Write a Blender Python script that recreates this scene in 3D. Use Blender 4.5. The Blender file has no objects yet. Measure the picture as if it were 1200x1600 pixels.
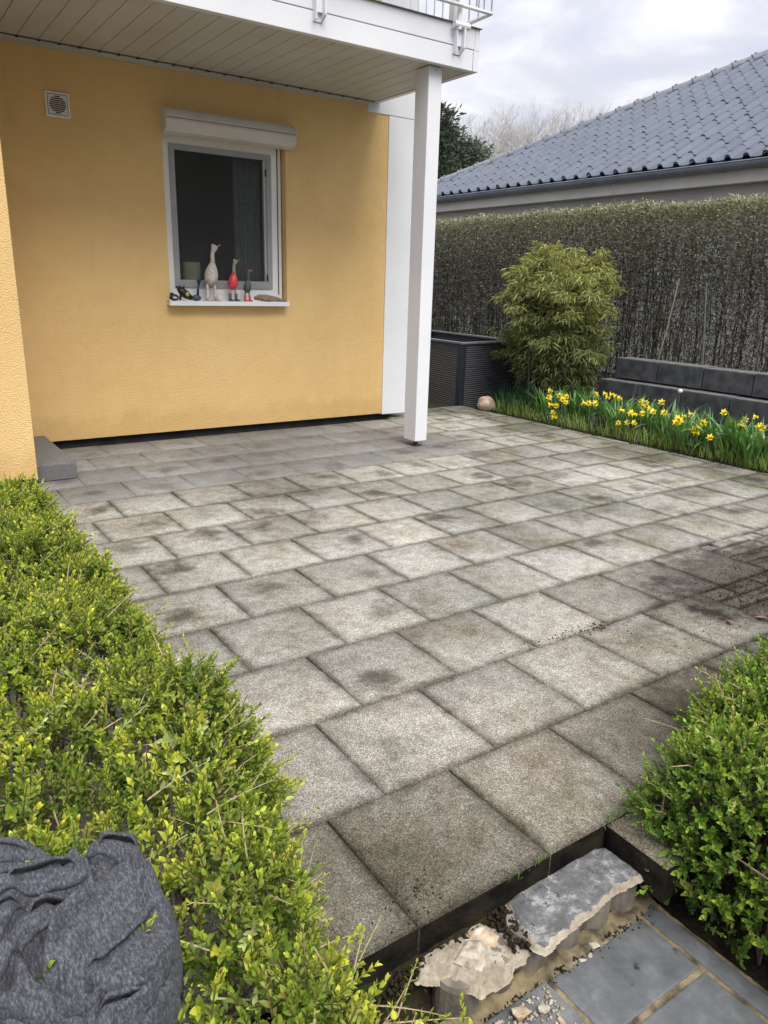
import bpy, math, random
import numpy as np
from mathutils import Vector, Matrix
random.seed(7); rng = np.random.default_rng(7)
R_ = math.radians
S = bpy.context.scene
COL = S.collection

# ------------------------------------------------------------------ camera
cam_d = bpy.data.cameras.new("camera"); cam = bpy.data.objects.new("camera", cam_d); COL.objects.link(cam); S.camera = cam
yaw, pitch, roll = R_(34.595), R_(16.95), R_(1.547)
fw = Vector((math.sin(yaw)*math.cos(pitch), math.cos(yaw)*math.cos(pitch), -math.sin(pitch)))
rt = Vector((math.cos(yaw), -math.sin(yaw), 0)); up = rt.cross(fw)
r2 = rt*math.cos(roll)+up*math.sin(roll); u2 = -rt*math.sin(roll)+up*math.cos(roll)
cam.matrix_world = Matrix(((r2.x, u2.x, -fw.x, -0.814), (r2.y, u2.y, -fw.y, -1.404), (r2.z, u2.z, -fw.z, 1.324), (0, 0, 0, 1)))
cam_d.sensor_fit = 'VERTICAL'; cam_d.sensor_height = 36; cam_d.lens = 26.4
cam_d.clip_start = .05; cam_d.clip_end = 500

# ------------------------------------------------------------------ world and sun
SUN_EL, SUN_AZ = R_(56), R_(185)      # azimuth clockwise from +Y: almost behind the camera
W = bpy.data.worlds.new("World"); S.world = W; W.use_nodes = True
nt = W.node_tree; nt.nodes.clear()
def N(nt, t, **k):
    n = nt.nodes.new(t)
    for a, b in k.items():
        if a in n.inputs.keys() if isinstance(a, str) and not hasattr(n, a) else False: n.inputs[a].default_value = b
        else: setattr(n, a, b)
    return n
wo = nt.nodes.new('ShaderNodeOutputWorld'); bg = nt.nodes.new('ShaderNodeBackground'); bg.inputs[1].default_value = .12
sky = nt.nodes.new('ShaderNodeTexSky'); sky.sky_type = 'NISHITA'; sky.sun_disc = False
sky.sun_elevation = SUN_EL; sky.sun_rotation = SUN_AZ; sky.air_density = 1.2; sky.dust_density = 2.5
tc = nt.nodes.new('ShaderNodeTexCoord')
sp = nt.nodes.new('ShaderNodeSeparateXYZ'); nt.links.new(tc.outputs['Generated'], sp.inputs[0])
# clouds: direction projected on a flat deck
zz = nt.nodes.new('ShaderNodeMath'); zz.operation = 'ADD'; zz.inputs[1].default_value = .22; nt.links.new(sp.outputs[2], zz.inputs[0])
dv = nt.nodes.new('ShaderNodeVectorMath'); dv.operation = 'DIVIDE'
cz = nt.nodes.new('ShaderNodeCombineXYZ')
for i in range(3): nt.links.new(zz.outputs[0], cz.inputs[i])
nt.links.new(tc.outputs['Generated'], dv.inputs[0]); nt.links.new(cz.outputs[0], dv.inputs[1])
mp = nt.nodes.new('ShaderNodeMapping'); mp.inputs['Location'].default_value = (1.9, .55, 0); nt.links.new(dv.outputs[0], mp.inputs[0])
nz = nt.nodes.new('ShaderNodeTexNoise'); nz.inputs['Scale'].default_value = 1.9; nz.inputs['Detail'].default_value = 7; nz.inputs['Roughness'].default_value = .52; nz.inputs['Distortion'].default_value = .35
nt.links.new(mp.outputs[0], nz.inputs['Vector'])
cr = nt.nodes.new('ShaderNodeValToRGB'); e = cr.color_ramp.elements
e[0].position = .33; e[0].color = (4.1/8, 4.3/8, 5.5/8, 1); e[1].position = .62; e[1].color = (1, 1, 1.0, 1)
m_ = cr.color_ramp.elements.new(.48); m_.color = (5.3/8, 5.35/8, 6.1/8, 1)
nt.links.new(nz.outputs[0], cr.inputs[0])
ms = nt.nodes.new('ShaderNodeVectorMath'); ms.operation = 'SCALE'; ms.inputs['Scale'].default_value = 7.0; lw = nt.nodes.new('ShaderNodeMapRange'); lw.inputs[1].default_value = .12; lw.inputs[2].default_value = .34; lw.inputs[3].default_value = .34; lw.inputs[4].default_value = 0.; nt.links.new(sp.outputs[2], lw.inputs[0]); wx = nt.nodes.new('ShaderNodeMix'); wx.data_type = 'RGBA'; nt.links.new(lw.outputs[0], wx.inputs[0]); nt.links.new(cr.outputs[0], wx.inputs[6]); wx.inputs[7].default_value = (.97, .97, 1, 1); nt.links.new(wx.outputs[2], ms.inputs[0])
cie = nt.nodes.new('ShaderNodeMapRange'); cie.inputs[1].default_value = .12; cie.inputs[2].default_value = .95; cie.inputs[3].default_value = 5.0; cie.inputs[4].default_value = 11.; nt.links.new(sp.outputs[2], cie.inputs[0]); nt.links.new(cie.outputs[0], ms.inputs['Scale'])
mx = nt.nodes.new('ShaderNodeMix'); mx.data_type = 'RGBA'; mx.inputs[0].default_value = .93
nt.links.new(sky.outputs[0], mx.inputs[6]); nt.links.new(ms.outputs[0], mx.inputs[7]); nt.links.new(mx.outputs[2], bg.inputs[0]); nt.links.new(bg.outputs[0], wo.inputs[0])
sd = bpy.data.lights.new("sun", 'SUN'); sd.energy = 2.1; sd.angle = R_(38); sd.color = (1, .95, .86)
so = bpy.data.objects.new("sun", sd); COL.objects.link(so)
so.rotation_euler = Vector((math.sin(SUN_AZ)*math.cos(SUN_EL), math.cos(SUN_AZ)*math.cos(SUN_EL), math.sin(SUN_EL))).to_track_quat('Z', 'Y').to_euler()
S.view_settings.view_transform = 'Standard'; S.view_settings.look = 'None'; S.view_settings.gamma = 1; S.view_settings.exposure = .72

# ------------------------------------------------------------------ materials
MATS = {}
def mat(name, col=(.5, .5, .5), rough=.7, metal=0, spec=.5, setup=None):
    m = bpy.data.materials.new(name); m.use_nodes = True; b = m.node_tree.nodes['Principled BSDF']
    b.inputs['Base Color'].default_value = (*col, 1); b.inputs['Roughness'].default_value = rough
    b.inputs['Metallic'].default_value = metal; b.inputs['Specular IOR Level'].default_value = spec
    MATS[name] = m
    if setup: setup(m.node_tree, b)
    return m
def tex(t, kind='Noise', scale=5, detail=4, vec='Object', rough=.5, stretch=None, **kw):
    c = t.nodes.new('ShaderNodeTexCoord'); n = t.nodes.new('ShaderNodeTex'+kind); n.inputs['Scale'].default_value = scale
    if kind == 'Noise': n.inputs['Detail'].default_value = detail; n.inputs['Roughness'].default_value = rough
    if stretch:
        p = t.nodes.new('ShaderNodeMapping'); p.inputs['Scale'].default_value = stretch; t.links.new(c.outputs[vec], p.inputs[0]); t.links.new(p.outputs[0], n.inputs['Vector'])
    else: t.links.new(c.outputs[vec], n.inputs['Vector'])
    return n
def ramp(t, src, stops, interp='LINEAR'):
    r = t.nodes.new('ShaderNodeValToRGB'); r.color_ramp.interpolation = interp; el = r.color_ramp.elements
    while len(el) < len(stops): el.new(.5)
    for e_, (p, c) in zip(el, stops):
        e_.position = p; e_.color = (*c, 1) if isinstance(c, tuple) else (c, c, c, 1)
    t.links.new(src, r.inputs[0]); return r.outputs[0]
def mixc(t, a, b, f=.5, mode='MIX'):
    n = t.nodes.new('ShaderNodeMix'); n.data_type = 'RGBA'; n.blend_type = mode
    for i, x in ((0, f), (6, a), (7, b)):
        if hasattr(x, 'default_value'): t.links.new(x, n.inputs[i])
        else: n.inputs[i].default_value = x if i == 0 else (*x, 1)
    return n.outputs[2]
def math_(t, op, a, b=0, c=None):
    n = t.nodes.new('ShaderNodeMath'); n.operation = op
    for i, x in enumerate((a, b) if c is None else (a, b, c)):
        if hasattr(x, 'default_value'): t.links.new(x, n.inputs[i])
        else: n.inputs[i].default_value = x
    return n.outputs[0]
def bump(t, b, h, strength=.3, dist=.01):
    n = t.nodes.new('ShaderNodeBump'); n.inputs['Strength'].default_value = strength; n.inputs['Distance'].default_value = dist
    t.links.new(h, n.inputs['Height']); t.links.new(n.outputs[0], b.inputs['Normal'])
def mottled(name, c1, c2, scale=6, rough=.7, bs=.2, bscale=60, bd=.005, metal=0, spec=.5, stretch=None, detail=5):
    def s(t, b):
        n = tex(t, scale=scale, detail=detail, stretch=stretch); t.links.new(ramp(t, n.outputs[0], [(.35, c1), (.65, c2)]), b.inputs['Base Color'])
        if bs: bump(t, b, tex(t, scale=bscale, detail=3).outputs[0], bs, bd)
    return mat(name, c1, rough, metal, spec, s)
def leafmat(name, rough=.45, trans=.25, spec=.4):
    def s(t, b):
        a = t.nodes.new('ShaderNodeAttribute'); a.attribute_name = 'col'; t.links.new(a.outputs['Color'], b.inputs['Base Color'])
        tr = t.nodes.new('ShaderNodeBsdfTranslucent'); t.links.new(mixc(t, a.outputs['Color'], (1, 1, .5), 1, 'MULTIPLY'), tr.inputs[0])
        mxs = t.nodes.new('ShaderNodeMixShader'); mxs.inputs[0].default_value = trans
        t.links.new(b.outputs[0], mxs.inputs[1]); t.links.new(tr.outputs[0], mxs.inputs[2]); t.links.new(mxs.outputs[0], t.nodes['Material Output'].inputs[0])
    return mat(name, (.1, .2, .05), rough, 0, spec, s)

def stucco(t, b):
    patch = tex(t, scale=1.3, detail=4)
    c = ramp(t, patch.outputs[0], [(.3, (.78, .535, .235)), (.7, (.84, .59, .275))])
    coord = t.nodes.new('ShaderNodeTexCoord')
    height = t.nodes.new('ShaderNodeSeparateXYZ')
    t.links.new(coord.outputs['Object'], height.inputs[0])
    splash_noise = tex(t, scale=6, detail=7, rough=.7)
    splash = math_(t, 'ADD', height.outputs[2], math_(t, 'MULTIPLY', splash_noise.outputs[0], -.35))
    c = mixc(t, c, (.80, .76, .68), ramp(t, splash, [(.0, .5), (.10, 0.)]), 'MULTIPLY')
    streak = tex(t, scale=3, detail=6, rough=.6, stretch=(3.5, 3.5, .22))
    c = mixc(t, c, (.94, .92, .89), ramp(t, streak.outputs[0], [(.52, 0.), (.75, .5)]), 'MULTIPLY')
    cloudy = tex(t, scale=9, detail=6)
    c = mixc(t, c, ramp(t, cloudy.outputs[0], [(.35, (.93, .93, .93)), (.7, (1, 1, 1))]), .6, 'MULTIPLY')
    t.links.new(c, b.inputs['Base Color'])
    grit = tex(t, scale=85, detail=3, rough=.55, stretch=(1, 1, 1.5))
    cells = tex(t, 'Voronoi', scale=130)
    h = math_(t, 'ADD', grit.outputs[0], math_(t, 'MULTIPLY', cells.outputs['Distance'], .35))
    bump(t, b, h, .9, .008)
mat('yellow_stucco', rough=.95, spec=.15, setup=stucco)
mottled('white_paint', (.74, .76, .80), (.79, .805, .835), 2.5, .45, .05, 30)
mottled('white_pvc', (.82, .83, .82), (.86, .87, .86), 3, .35, 0)
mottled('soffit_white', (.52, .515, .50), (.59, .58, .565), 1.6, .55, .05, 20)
mottled('shutter_white', (.62, .61, .57), (.68, .67, .63), 5, .4, 0)
mottled('screen_frame_grey', (.30, .31, .32), (.35, .36, .37), 8, .4, 0)
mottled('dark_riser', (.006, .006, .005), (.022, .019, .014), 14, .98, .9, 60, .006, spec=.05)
mottled('dark_plinth', (.012, .014, .016), (.03, .032, .035), 8, .8, .3, 40)
mottled('galvanised', (.42, .43, .44), (.55, .56, .57), 25, .45, .1, 60, metal=.6)
mottled('rusty_steel', (.05, .035, .025), (.12, .10, .08), 60, .7, .3, 200, metal=.4)
def glass(t, b):
    b.inputs['Transmission Weight'].default_value = 0
    m = t.nodes.new('ShaderNodeMixShader'); f = t.nodes.new('ShaderNodeFresnel'); f.inputs[0].default_value = 1.5
    g = t.nodes.new('ShaderNodeBsdfGlossy'); g.inputs['Roughness'].default_value = .01; tp = t.nodes.new('ShaderNodeBsdfTransparent'); tp.inputs[0].default_value = (.90, .93, .92, 1)
    t.links.new(f.outputs[0], m.inputs[0]); t.links.new(tp.outputs[0], m.inputs[1]); t.links.new(g.outputs[0], m.inputs[2]); t.links.new(m.outputs[0], t.nodes['Material Output'].inputs[0])
mat('window_glass', setup=glass)
def insect_mesh(t, b):
    b.inputs['Base Color'].default_value = (.16, .175, .175, 1); b.inputs['Roughness'].default_value = .9
    see = t.nodes.new('ShaderNodeBsdfTransparent'); both = t.nodes.new('ShaderNodeMixShader'); both.inputs[0].default_value = .20
    t.links.new(see.outputs[0], both.inputs[1]); t.links.new(b.outputs[0], both.inputs[2]); t.links.new(both.outputs[0], t.nodes['Material Output'].inputs[0])
mat('insect_mesh', setup=insect_mesh)
mottled('room_wall', (.50, .51, .50), (.58, .58, .56), 2, .9, 0)
mottled('curtain_cloth', (.20, .21, .22), (.27, .28, .29), 30, .9, 0)

def paving(t, b):
    c = t.nodes.new('ShaderNodeTexCoord'); O = c.outputs['Object']
    v = tex(t, 'Voronoi', scale=370); v.inputs['Randomness'].default_value = 1
    sx = t.nodes.new('ShaderNodeSeparateColor'); t.links.new(v.outputs['Color'], sx.inputs[0])
    grain = ramp(t, sx.outputs[0], [(0, (.22, .218, .212)), (.3, (.37, .367, .355)), (.62, (.50, .495, .48)), (.86, (.64, .635, .615)), (1, (.92, .915, .89))])
    a = t.nodes.new('ShaderNodeAttribute'); a.attribute_name = 'rnd'; sa = t.nodes.new('ShaderNodeSeparateColor'); t.links.new(a.outputs['Color'], sa.inputs[0])
    uv = t.nodes.new('ShaderNodeUVMap'); uv.uv_map = 'UVMap'; su = t.nodes.new('ShaderNodeSeparateXYZ'); t.links.new(uv.outputs[0], su.inputs[0])
    so_ = t.nodes.new('ShaderNodeSeparateXYZ'); t.links.new(O, so_.inputs[0]); X, Y = so_.outputs[0], so_.outputs[1]
    # grime: brown film, patchy
    n1 = tex(t, scale=2.2, detail=7, rough=.62); n2 = tex(t, scale=9, detail=6, rough=.6); n3 = tex(t, scale=35, detail=4, rough=.6)
    # central blotch of each slab
    du = math_(t, 'SUBTRACT', su.outputs[0], math_(t, 'MULTIPLY_ADD', sa.outputs[1], .5, .25)); dvv = math_(t, 'SUBTRACT', su.outputs[1], math_(t, 'MULTIPLY_ADD', sa.outputs[2], .5, .28))
    rr = math_(t, 'SQRT', math_(t, 'ADD', math_(t, 'MULTIPLY', du, du), math_(t, 'MULTIPLY', dvv, dvv)))
    rr = math_(t, 'ADD', rr, math_(t, 'MULTIPLY', math_(t, 'SUBTRACT', n2.outputs[0], .5), 1.1))
    bl = ramp(t, rr, [(0, 1.), (.12, .75), (.34, 0.)])
    bl = math_(t, 'MULTIPLY', bl, ramp(t, math_(t, 'FRACT', math_(t, 'MULTIPLY', sa.outputs[0], 7.31)), [(.35, .1), (.75, 1.)]))
    # edges
    eu = math_(t, 'MINIMUM', su.outputs[0], math_(t, 'SUBTRACT', 1., su.outputs[0])); ev = math_(t, 'MINIMUM', su.outputs[1], math_(t, 'SUBTRACT', 1., su.outputs[1]))
    ed = math_(t, 'MINIMUM', eu, ev); ed = math_(t, 'ADD', ed, math_(t, 'MULTIPLY', math_(t, 'SUBTRACT', n2.outputs[0], .5), .14))
    edm = ramp(t, ed, [(.0, .95), (.022, .5), (.085, 0.)])
    # zones (weathering of the place itself): near rows brown, sheltered strip grey, bed side greenish
    near = ramp(t, math_(t, 'MULTIPLY_ADD', Y, .25, .25), [(.1, 1.), (.30, .45), (.52, .0)])
    right = ramp(t, math_(t, 'MULTIPLY', X, .2), [(.35, 0.), (.9, 1.)])
    wob = math_(t, 'MULTIPLY', math_(t, 'SUBTRACT', n1.outputs[0], .5), .1)
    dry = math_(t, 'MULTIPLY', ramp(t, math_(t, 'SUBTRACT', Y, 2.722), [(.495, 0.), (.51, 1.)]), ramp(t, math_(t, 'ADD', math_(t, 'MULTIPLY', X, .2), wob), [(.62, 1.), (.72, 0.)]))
    tint = math_(t, 'MULTIPLY_ADD', sa.outputs[0], .34, .88)
    col = mixc(t, grain, tint, 1, 'MULTIPLY')
    tn = t.nodes.new('ShaderNodeCombineXYZ');
    for i in range(3): t.links.new(tint, tn.inputs[i])
    col = mixc(t, grain, tn.outputs[0], 1, 'MULTIPLY')
    warm = ramp(t, n1.outputs[0], [(.3, (.88, .88, .87)), (.5, (1.03, 1.01, .97)), (.7, (1.16, 1.09, .99))]); col = mixc(t, col, warm, 1, 'MULTIPLY')
    col = mixc(t, col, (.56, .48, .38), math_(t, 'MULTIPLY', near, .6), 'MULTIPLY')
    lowf = ramp(t, tex(t, scale=.8, detail=3).outputs[0], [(.40, 0.), (.62, 1.)]); col = mixc(t, col, (.60, .62, .58), math_(t, 'MULTIPLY', lowf, .75), 'MULTIPLY')
    gritty = ramp(t, tex(t, scale=14, detail=9, rough=.8).outputs[0], [(.44, 0.), (.62, 1.)]); col = mixc(t, col, (.52, .50, .44), math_(t, 'MULTIPLY', gritty, .7), 'MULTIPLY')
    moss = ramp(t, n1.outputs['Color'] if False else tex(t, scale=3.3, detail=6, rough=.65).outputs[0], [(.48, 0.), (.68, 1.)])
    col = mixc(t, col, (.62, .62, .30), math_(t, 'MULTIPLY', moss, math_(t, 'MULTIPLY_ADD', right, .55, .12)), 'MULTIPLY')
    col = mixc(t, col, (.22, .20, .165), math_(t, 'MULTIPLY', bl, .85), 'MULTIPLY')
    col = mixc(t, col, (.20, .18, .14), math_(t, 'MULTIPLY', edm, math_(t, 'MULTIPLY_ADD', dry, -.55, .70)), 'MULTIPLY')
    st = ramp(t, n3.outputs[0], [(.62, 0.), (.74, 1.)]); col = mixc(t, col, (.45, .42, .36), math_(t, 'MULTIPLY', st, .5), 'MULTIPLY')
    pt = ramp(t, tex(t, scale=1.1, detail=7, rough=.7).outputs[0], [(.47, 0.), (.66, 1.)]); col = mixc(t, col, (.40, .38, .33), math_(t, 'MULTIPLY', pt, .9), 'MULTIPLY')
    # soil spill near the right bush
    def blob(cx, cy, rx, ry, nf=.9):
        a1 = math_(t, 'DIVIDE', math_(t, 'SUBTRACT', X, cx), rx); a2 = math_(t, 'DIVIDE', math_(t, 'SUBTRACT', Y, cy), ry)
        r = math_(t, 'SQRT', math_(t, 'ADD', math_(t, 'MULTIPLY', a1, a1), math_(t, 'MULTIPLY', a2, a2)))
        return ramp(t, math_(t, 'MULTIPLY', math_(t, 'ADD', r, math_(t, 'MULTIPLY', math_(t, 'SUBTRACT', n2.outputs[0], .5), nf)), .5), [(.35, 1.), (.6, 0.)])
    col = mixc(t, col, (.24, .22, .21), math_(t, 'MULTIPLY', blob(2.72, .34, .85, .46), .92), 'MULTIPLY')
    col = mixc(t, col, (.34, .33, .30), math_(t, 'MULTIPLY', blob(1.35, -.2, .55, .22), .7), 'MULTIPLY')
    col = mixc(t, col, (.2, .2, .2), math_(t, 'MULTIPLY', blob(.272, 3.43, .07, .05, .25), .9), 'MULTIPLY')
    col = mixc(t, col, (.30, .30, .22), math_(t, 'MULTIPLY', blob(4.75, 2.6, .5, 2.6), .55), 'MULTIPLY')
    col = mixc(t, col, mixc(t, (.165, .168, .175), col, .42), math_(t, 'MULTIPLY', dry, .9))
    t.links.new(col, b.inputs['Base Color'])
    bump(t, b, math_(t, 'ADD', v.outputs['Distance'], math_(t, 'MULTIPLY', n3.outputs[0], .6)), .75, .004)
mat('exposed_aggregate', rough=.92, spec=.2, setup=paving)
def soil(t, b):
    n = tex(t, scale=7, detail=9, rough=.7); n2 = tex(t, scale=60, detail=5, rough=.7)
    c = ramp(t, n2.outputs[0], [(.3, (.022, .017, .012)), (.6, (.055, .042, .03)), (.75, (.10, .08, .055))])
    g = ramp(t, n.outputs[0], [(.5, 0.), (.66, 1.)]); c = mixc(t, c, (.035, .05, .015), g); t.links.new(c, b.inputs['Base Color']); bump(t, b, n2.outputs[0], 1, .02)
mat('soil', rough=.95, spec=.1, setup=soil)
def slate(t, b):
    n = tex(t, scale=9, detail=8, rough=.65); n2 = tex(t, scale=70, detail=4, rough=.7); n3 = tex(t, scale=16, detail=4)
    c = ramp(t, n.outputs[0], [(.3, (.070, .076, .082)), (.5, (.115, .123, .130)), (.62, (.17, .178, .18)), (.75, (.23, .23, .22))])
    c = mixc(t, c, (.28, .28, .26), ramp(t, n2.outputs[0], [(.66, 0.), (.78, .6)])); c = mixc(t, c, (.018, .021, .026), ramp(t, n3.outputs[0], [(.66, 0.), (.70, .85)]))
    t.links.new(c, b.inputs['Base Color']); t.links.new(ramp(t, n3.outputs[0], [(.5, .62), (.7, .35)]), b.inputs['Roughness']); bump(t, b, n.outputs[0], .35, .006)
mat('slate', rough=.55, setup=slate)
mottled('mortar_joint', (.06, .048, .03), (.27, .22, .13), 24, .95, .6, 120, .004)
def residue(t, b):
    n = tex(t, scale=17, detail=10, rough=.8); n2 = tex(t, scale=38, detail=8, rough=.8)
    c = ramp(t, n.outputs[0], [(.30, (.17, .15, .12)), (.42, (.13, .135, .14)), (.53, (.22, .225, .23)), (.60, (.52, .51, .48)), (.68, (.26, .28, .30)), (.75, (.6, .58, .54))])
    c = mixc(t, c, (.03, .035, .06), ramp(t, n2.outputs[0], [(.58, 0.), (.63, .95)])); t.links.new(c, b.inputs['Base Color']); bump(t, b, n2.outputs[0], 1, .012)
mat('mortar_residue', rough=.75, setup=residue)
def mortar(t, b):
    n = tex(t, scale=18, detail=8, rough=.7); n2 = tex(t, scale=90, detail=5, rough=.7)
    c = ramp(t, n.outputs[0], [(.3, (.22, .18, .13)), (.5, (.36, .31, .24)), (.68, (.50, .45, .36))]); c = mixc(t, c, (.06, .045, .035), ramp(t, n2.outputs[0], [(.64, 0.), (.74, .9)]))
    t.links.new(c, b.inputs['Base Color']); bump(t, b, n2.outputs[0], .8, .006)
mat('mortar', rough=.95, spec=.15, setup=mortar)
mottled('mortar_pale', (.26, .22, .165), (.54, .49, .40), 45, .95, .7, 90, .006)
mottled('mortar_ochre', (.38, .26, .15), (.62, .55, .43), 30, .95, .7, 90, .006)
mottled('palisade_concrete', (.10, .09, .075), (.24, .21, .17), 22, .95, .5, 150, .004, stretch=(1, 1, .6))
mottled('granite_step', (.06, .062, .066), (.22, .22, .22), 180, .85, .4, 200, .003)
mottled('anthracite_concrete', (.038, .042, .050), (.095, .10, .11), 9, .85, .6, 70, .008, detail=8)
mottled('concrete_top', (.10, .10, .10), (.17, .17, .165), 20, .9, .4, 90)
def slats(name, c1, c2):
    def s(t, b):
        w = tex(t, 'Wave', scale=1); w.wave_type = 'BANDS'; w.bands_direction = 'Z'; w.inputs['Scale'].default_value = 13; w.inputs['Distortion'].default_value = .15
        n = tex(t, scale=25, detail=5, stretch=(.2, .2, 3)); t.links.new(ramp(t, n.outputs[0], [(.3, c1), (.7, c2)]), b.inputs['Base Color']); bump(t, b, w.outputs['Fac'], 1, .012)
    return mat(name, c1, .7, 0, .4, s)
slats('composite_boards', (.045, .048, .056), (.085, .088, .098))
slats('composite_boards_lit', (.085, .078, .066), (.13, .12, .105))  # same boards with the light on the planter's left face put into the colour
mottled('composite_post', (.014, .020, .030), (.022, .030, .042), 10, .5, .1, 60)
mottled('rim_grey', (.13, .14, .15), (.18, .19, .20), 10, .5, 0)
def tiles(t, b):
    a = t.nodes.new('ShaderNodeAttribute'); a.attribute_name = 'col'; n = tex(t, scale=6, detail=5)
    t.links.new(mixc(t, a.outputs['Color'], ramp(t, n.outputs[0], [(.3, (.9, .9, .92)), (.7, (1.08, 1.08, 1.06))]), 1, 'MULTIPLY'), b.inputs['Base Color']); bump(t, b, tex(t, scale=120, detail=3).outputs[0], .15, .003)
mat('roof_tile', rough=.48, spec=.5, setup=tiles)
mottled('ridge_tile', (.15, .165, .19), (.21, .225, .26), 8, .5, .1, 60)
mottled('zinc', (.20, .23, .27), (.26, .29, .33), 4, .42, 0, metal=.3)
mottled('eave_board', (.62, .60, .56), (.68, .66, .62), 3, .7, 0)
mottled('render_grey', (.62, .61, .59), (.68, .67, .65), 2, .95, .2, 90)
def cloth(t, b):
    n = tex(t, scale=330, detail=4, rough=.7, stretch=(1, .3, .6)); n2 = tex(t, scale=900, detail=2, rough=.8); n4 = tex(t, scale=240, detail=5, rough=.75)
    f = math_(t, 'ADD', math_(t, 'MULTIPLY', n.outputs[0], .75), math_(t, 'MULTIPLY', n4.outputs[0], .25))
    c = ramp(t, f, [(.36, (.034, .036, .043)), (.5, (.070, .074, .086)), (.64, (.155, .162, .182))])
    t.links.new(c, b.inputs['Base Color']); b.inputs['Sheen Weight'].default_value = .04
    bump(t, b, math_(t, 'ADD', n2.outputs[0], n.outputs[0]), .5, .0012)
mat('grey_marl_fabric', rough=.95, spec=.1, setup=cloth)
mottled('bark_brown', (.10, .07, .045), (.22, .16, .11), 60, .9, .3, 200)
mottled('bare_twig', (.42, .40, .39), (.55, .53, .51), 30, .9, 0)
mottled('pale_twig', (.34, .25, .16), (.48, .38, .26), 40, .8, 0)
mottled('hedge_stem', (.055, .05, .04), (.13, .115, .09), 20, .95, 0)
mottled('culm', (.10, .09, .04), (.22, .18, .09), 20, .6, 0)
mottled('green_metal', (.015, .035, .025), (.025, .05, .035), 20, .5, 0)
mottled('grey_green_rod', (.09, .12, .10), (.14, .17, .15), 20, .6, 0)
mottled('cane', (.30, .25, .17), (.40, .34, .24), 30, .7, 0)
mottled('boulder_stone', (.30, .20, .15), (.50, .40, .33), 14, .85, .4, 40, .01)
mottled('duck_white', (.42, .38, .33), (.62, .58, .52), 40, .7, .2, 90)
mottled('duck_wood', (.26, .22, .17), (.38, .33, .26), 40, .7, .2, 90)
mottled('duck_red', (.60, .045, .06), (.70, .08, .09), 30, .35, 0)
mottled('duck_dark', (.045, .06, .06), (.08, .10, .10), 30, .5, 0)
mottled('duck_boot_grey', (.08, .085, .08), (.12, .125, .12), 30, .6, 0)
mottled('blue_glaze', (.015, .015, .07), (.03, .03, .11), 20, .3, 0)
mottled('black_paint', (.008, .008, .01), (.015, .015, .018), 20, .4, 0)
mottled('gold_paint', (.45, .30, .08), (.55, .38, .12), 20, .4, 0)
mottled('driftwood', (.16, .11, .075), (.34, .26, .19), 30, .9, .6, 60, .006, stretch=(1, 5, 5))
mottled('candle_wax', (.62, .62, .40), (.68, .68, .48), 6, .5, 0)
mottled('dry_leaf', (.20, .11, .07), (.30, .18, .12), 30, .8, 0)
mottled('flower_yellow', (.90, .74, .04), (.92, .80, .10), 30, .5, 0)
mottled('flower_orange', (.90, .64, .02), (.92, .70, .03), 30, .5, 0)
mottled('flower_purple', (.10, .05, .12), (.16, .09, .19), 30, .6, 0)
mottled('flower_white', (.70, .68, .62), (.80, .78, .72), 30, .6, 0)
leafmat('leaf'); leafmat('leaf_dull', .7, .2, .2); leafmat('leaf_gloss', .35, .22, .5)
M = MATS

# ------------------------------------------------------------------ helpers
def tag(o, label=None, cat=None, group=None, kind=None):
    if label: o['label'] = label
    if cat: o['category'] = cat
    if group: o['group'] = group
    if kind: o['kind'] = kind
    return o
def thing(name, label, cat, loc=(0, 0, 0), group=None):
    o = bpy.data.objects.new(name, None); o.empty_display_size = .1; COL.objects.link(o); o.location = loc
    return tag(o, label, cat, group)
def adopt(o, parent):
    if parent:
        o.parent = parent; o.matrix_parent_inverse = Matrix.Translation(-parent.location) if parent.parent is None else Matrix.Identity(4)
def npmesh(name, V, F, material, parent=None, col=None, smooth=False, mids=None):
    """V (n,3); F (m,k) equal sided faces; col (n,3) vertex colours"""
    V = np.asarray(V, np.float32); F = np.asarray(F, np.int32); me = bpy.data.meshes.new(name)
    me.vertices.add(len(V)); me.vertices.foreach_set('co', V.ravel()); k = F.shape[1]
    me.loops.add(F.size); me.loops.foreach_set('vertex_index', F.ravel())
    me.polygons.add(len(F)); me.polygons.foreach_set('loop_start', np.arange(0, F.size, k, dtype=np.int32)); me.polygons.foreach_set('loop_total', np.full(len(F), k, np.int32))
    if smooth: me.polygons.foreach_set('use_smooth', np.ones(len(F), bool))
    for m in (material if isinstance(material, list) else [material]): me.materials.append(M[m])
    if mids is not None: me.polygons.foreach_set('material_index', np.asarray(mids, np.int32))
    me.update(calc_edges=True)
    if col is not None:
        a = me.attributes.new('col', 'FLOAT_COLOR', 'POINT'); c4 = np.ones((len(V), 4), np.float32); c4[:, :3] = col; a.data.foreach_set('color', c4.ravel())
    o = bpy.data.objects.new(name, me); COL.objects.link(o); adopt(o, parent); return o
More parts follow.
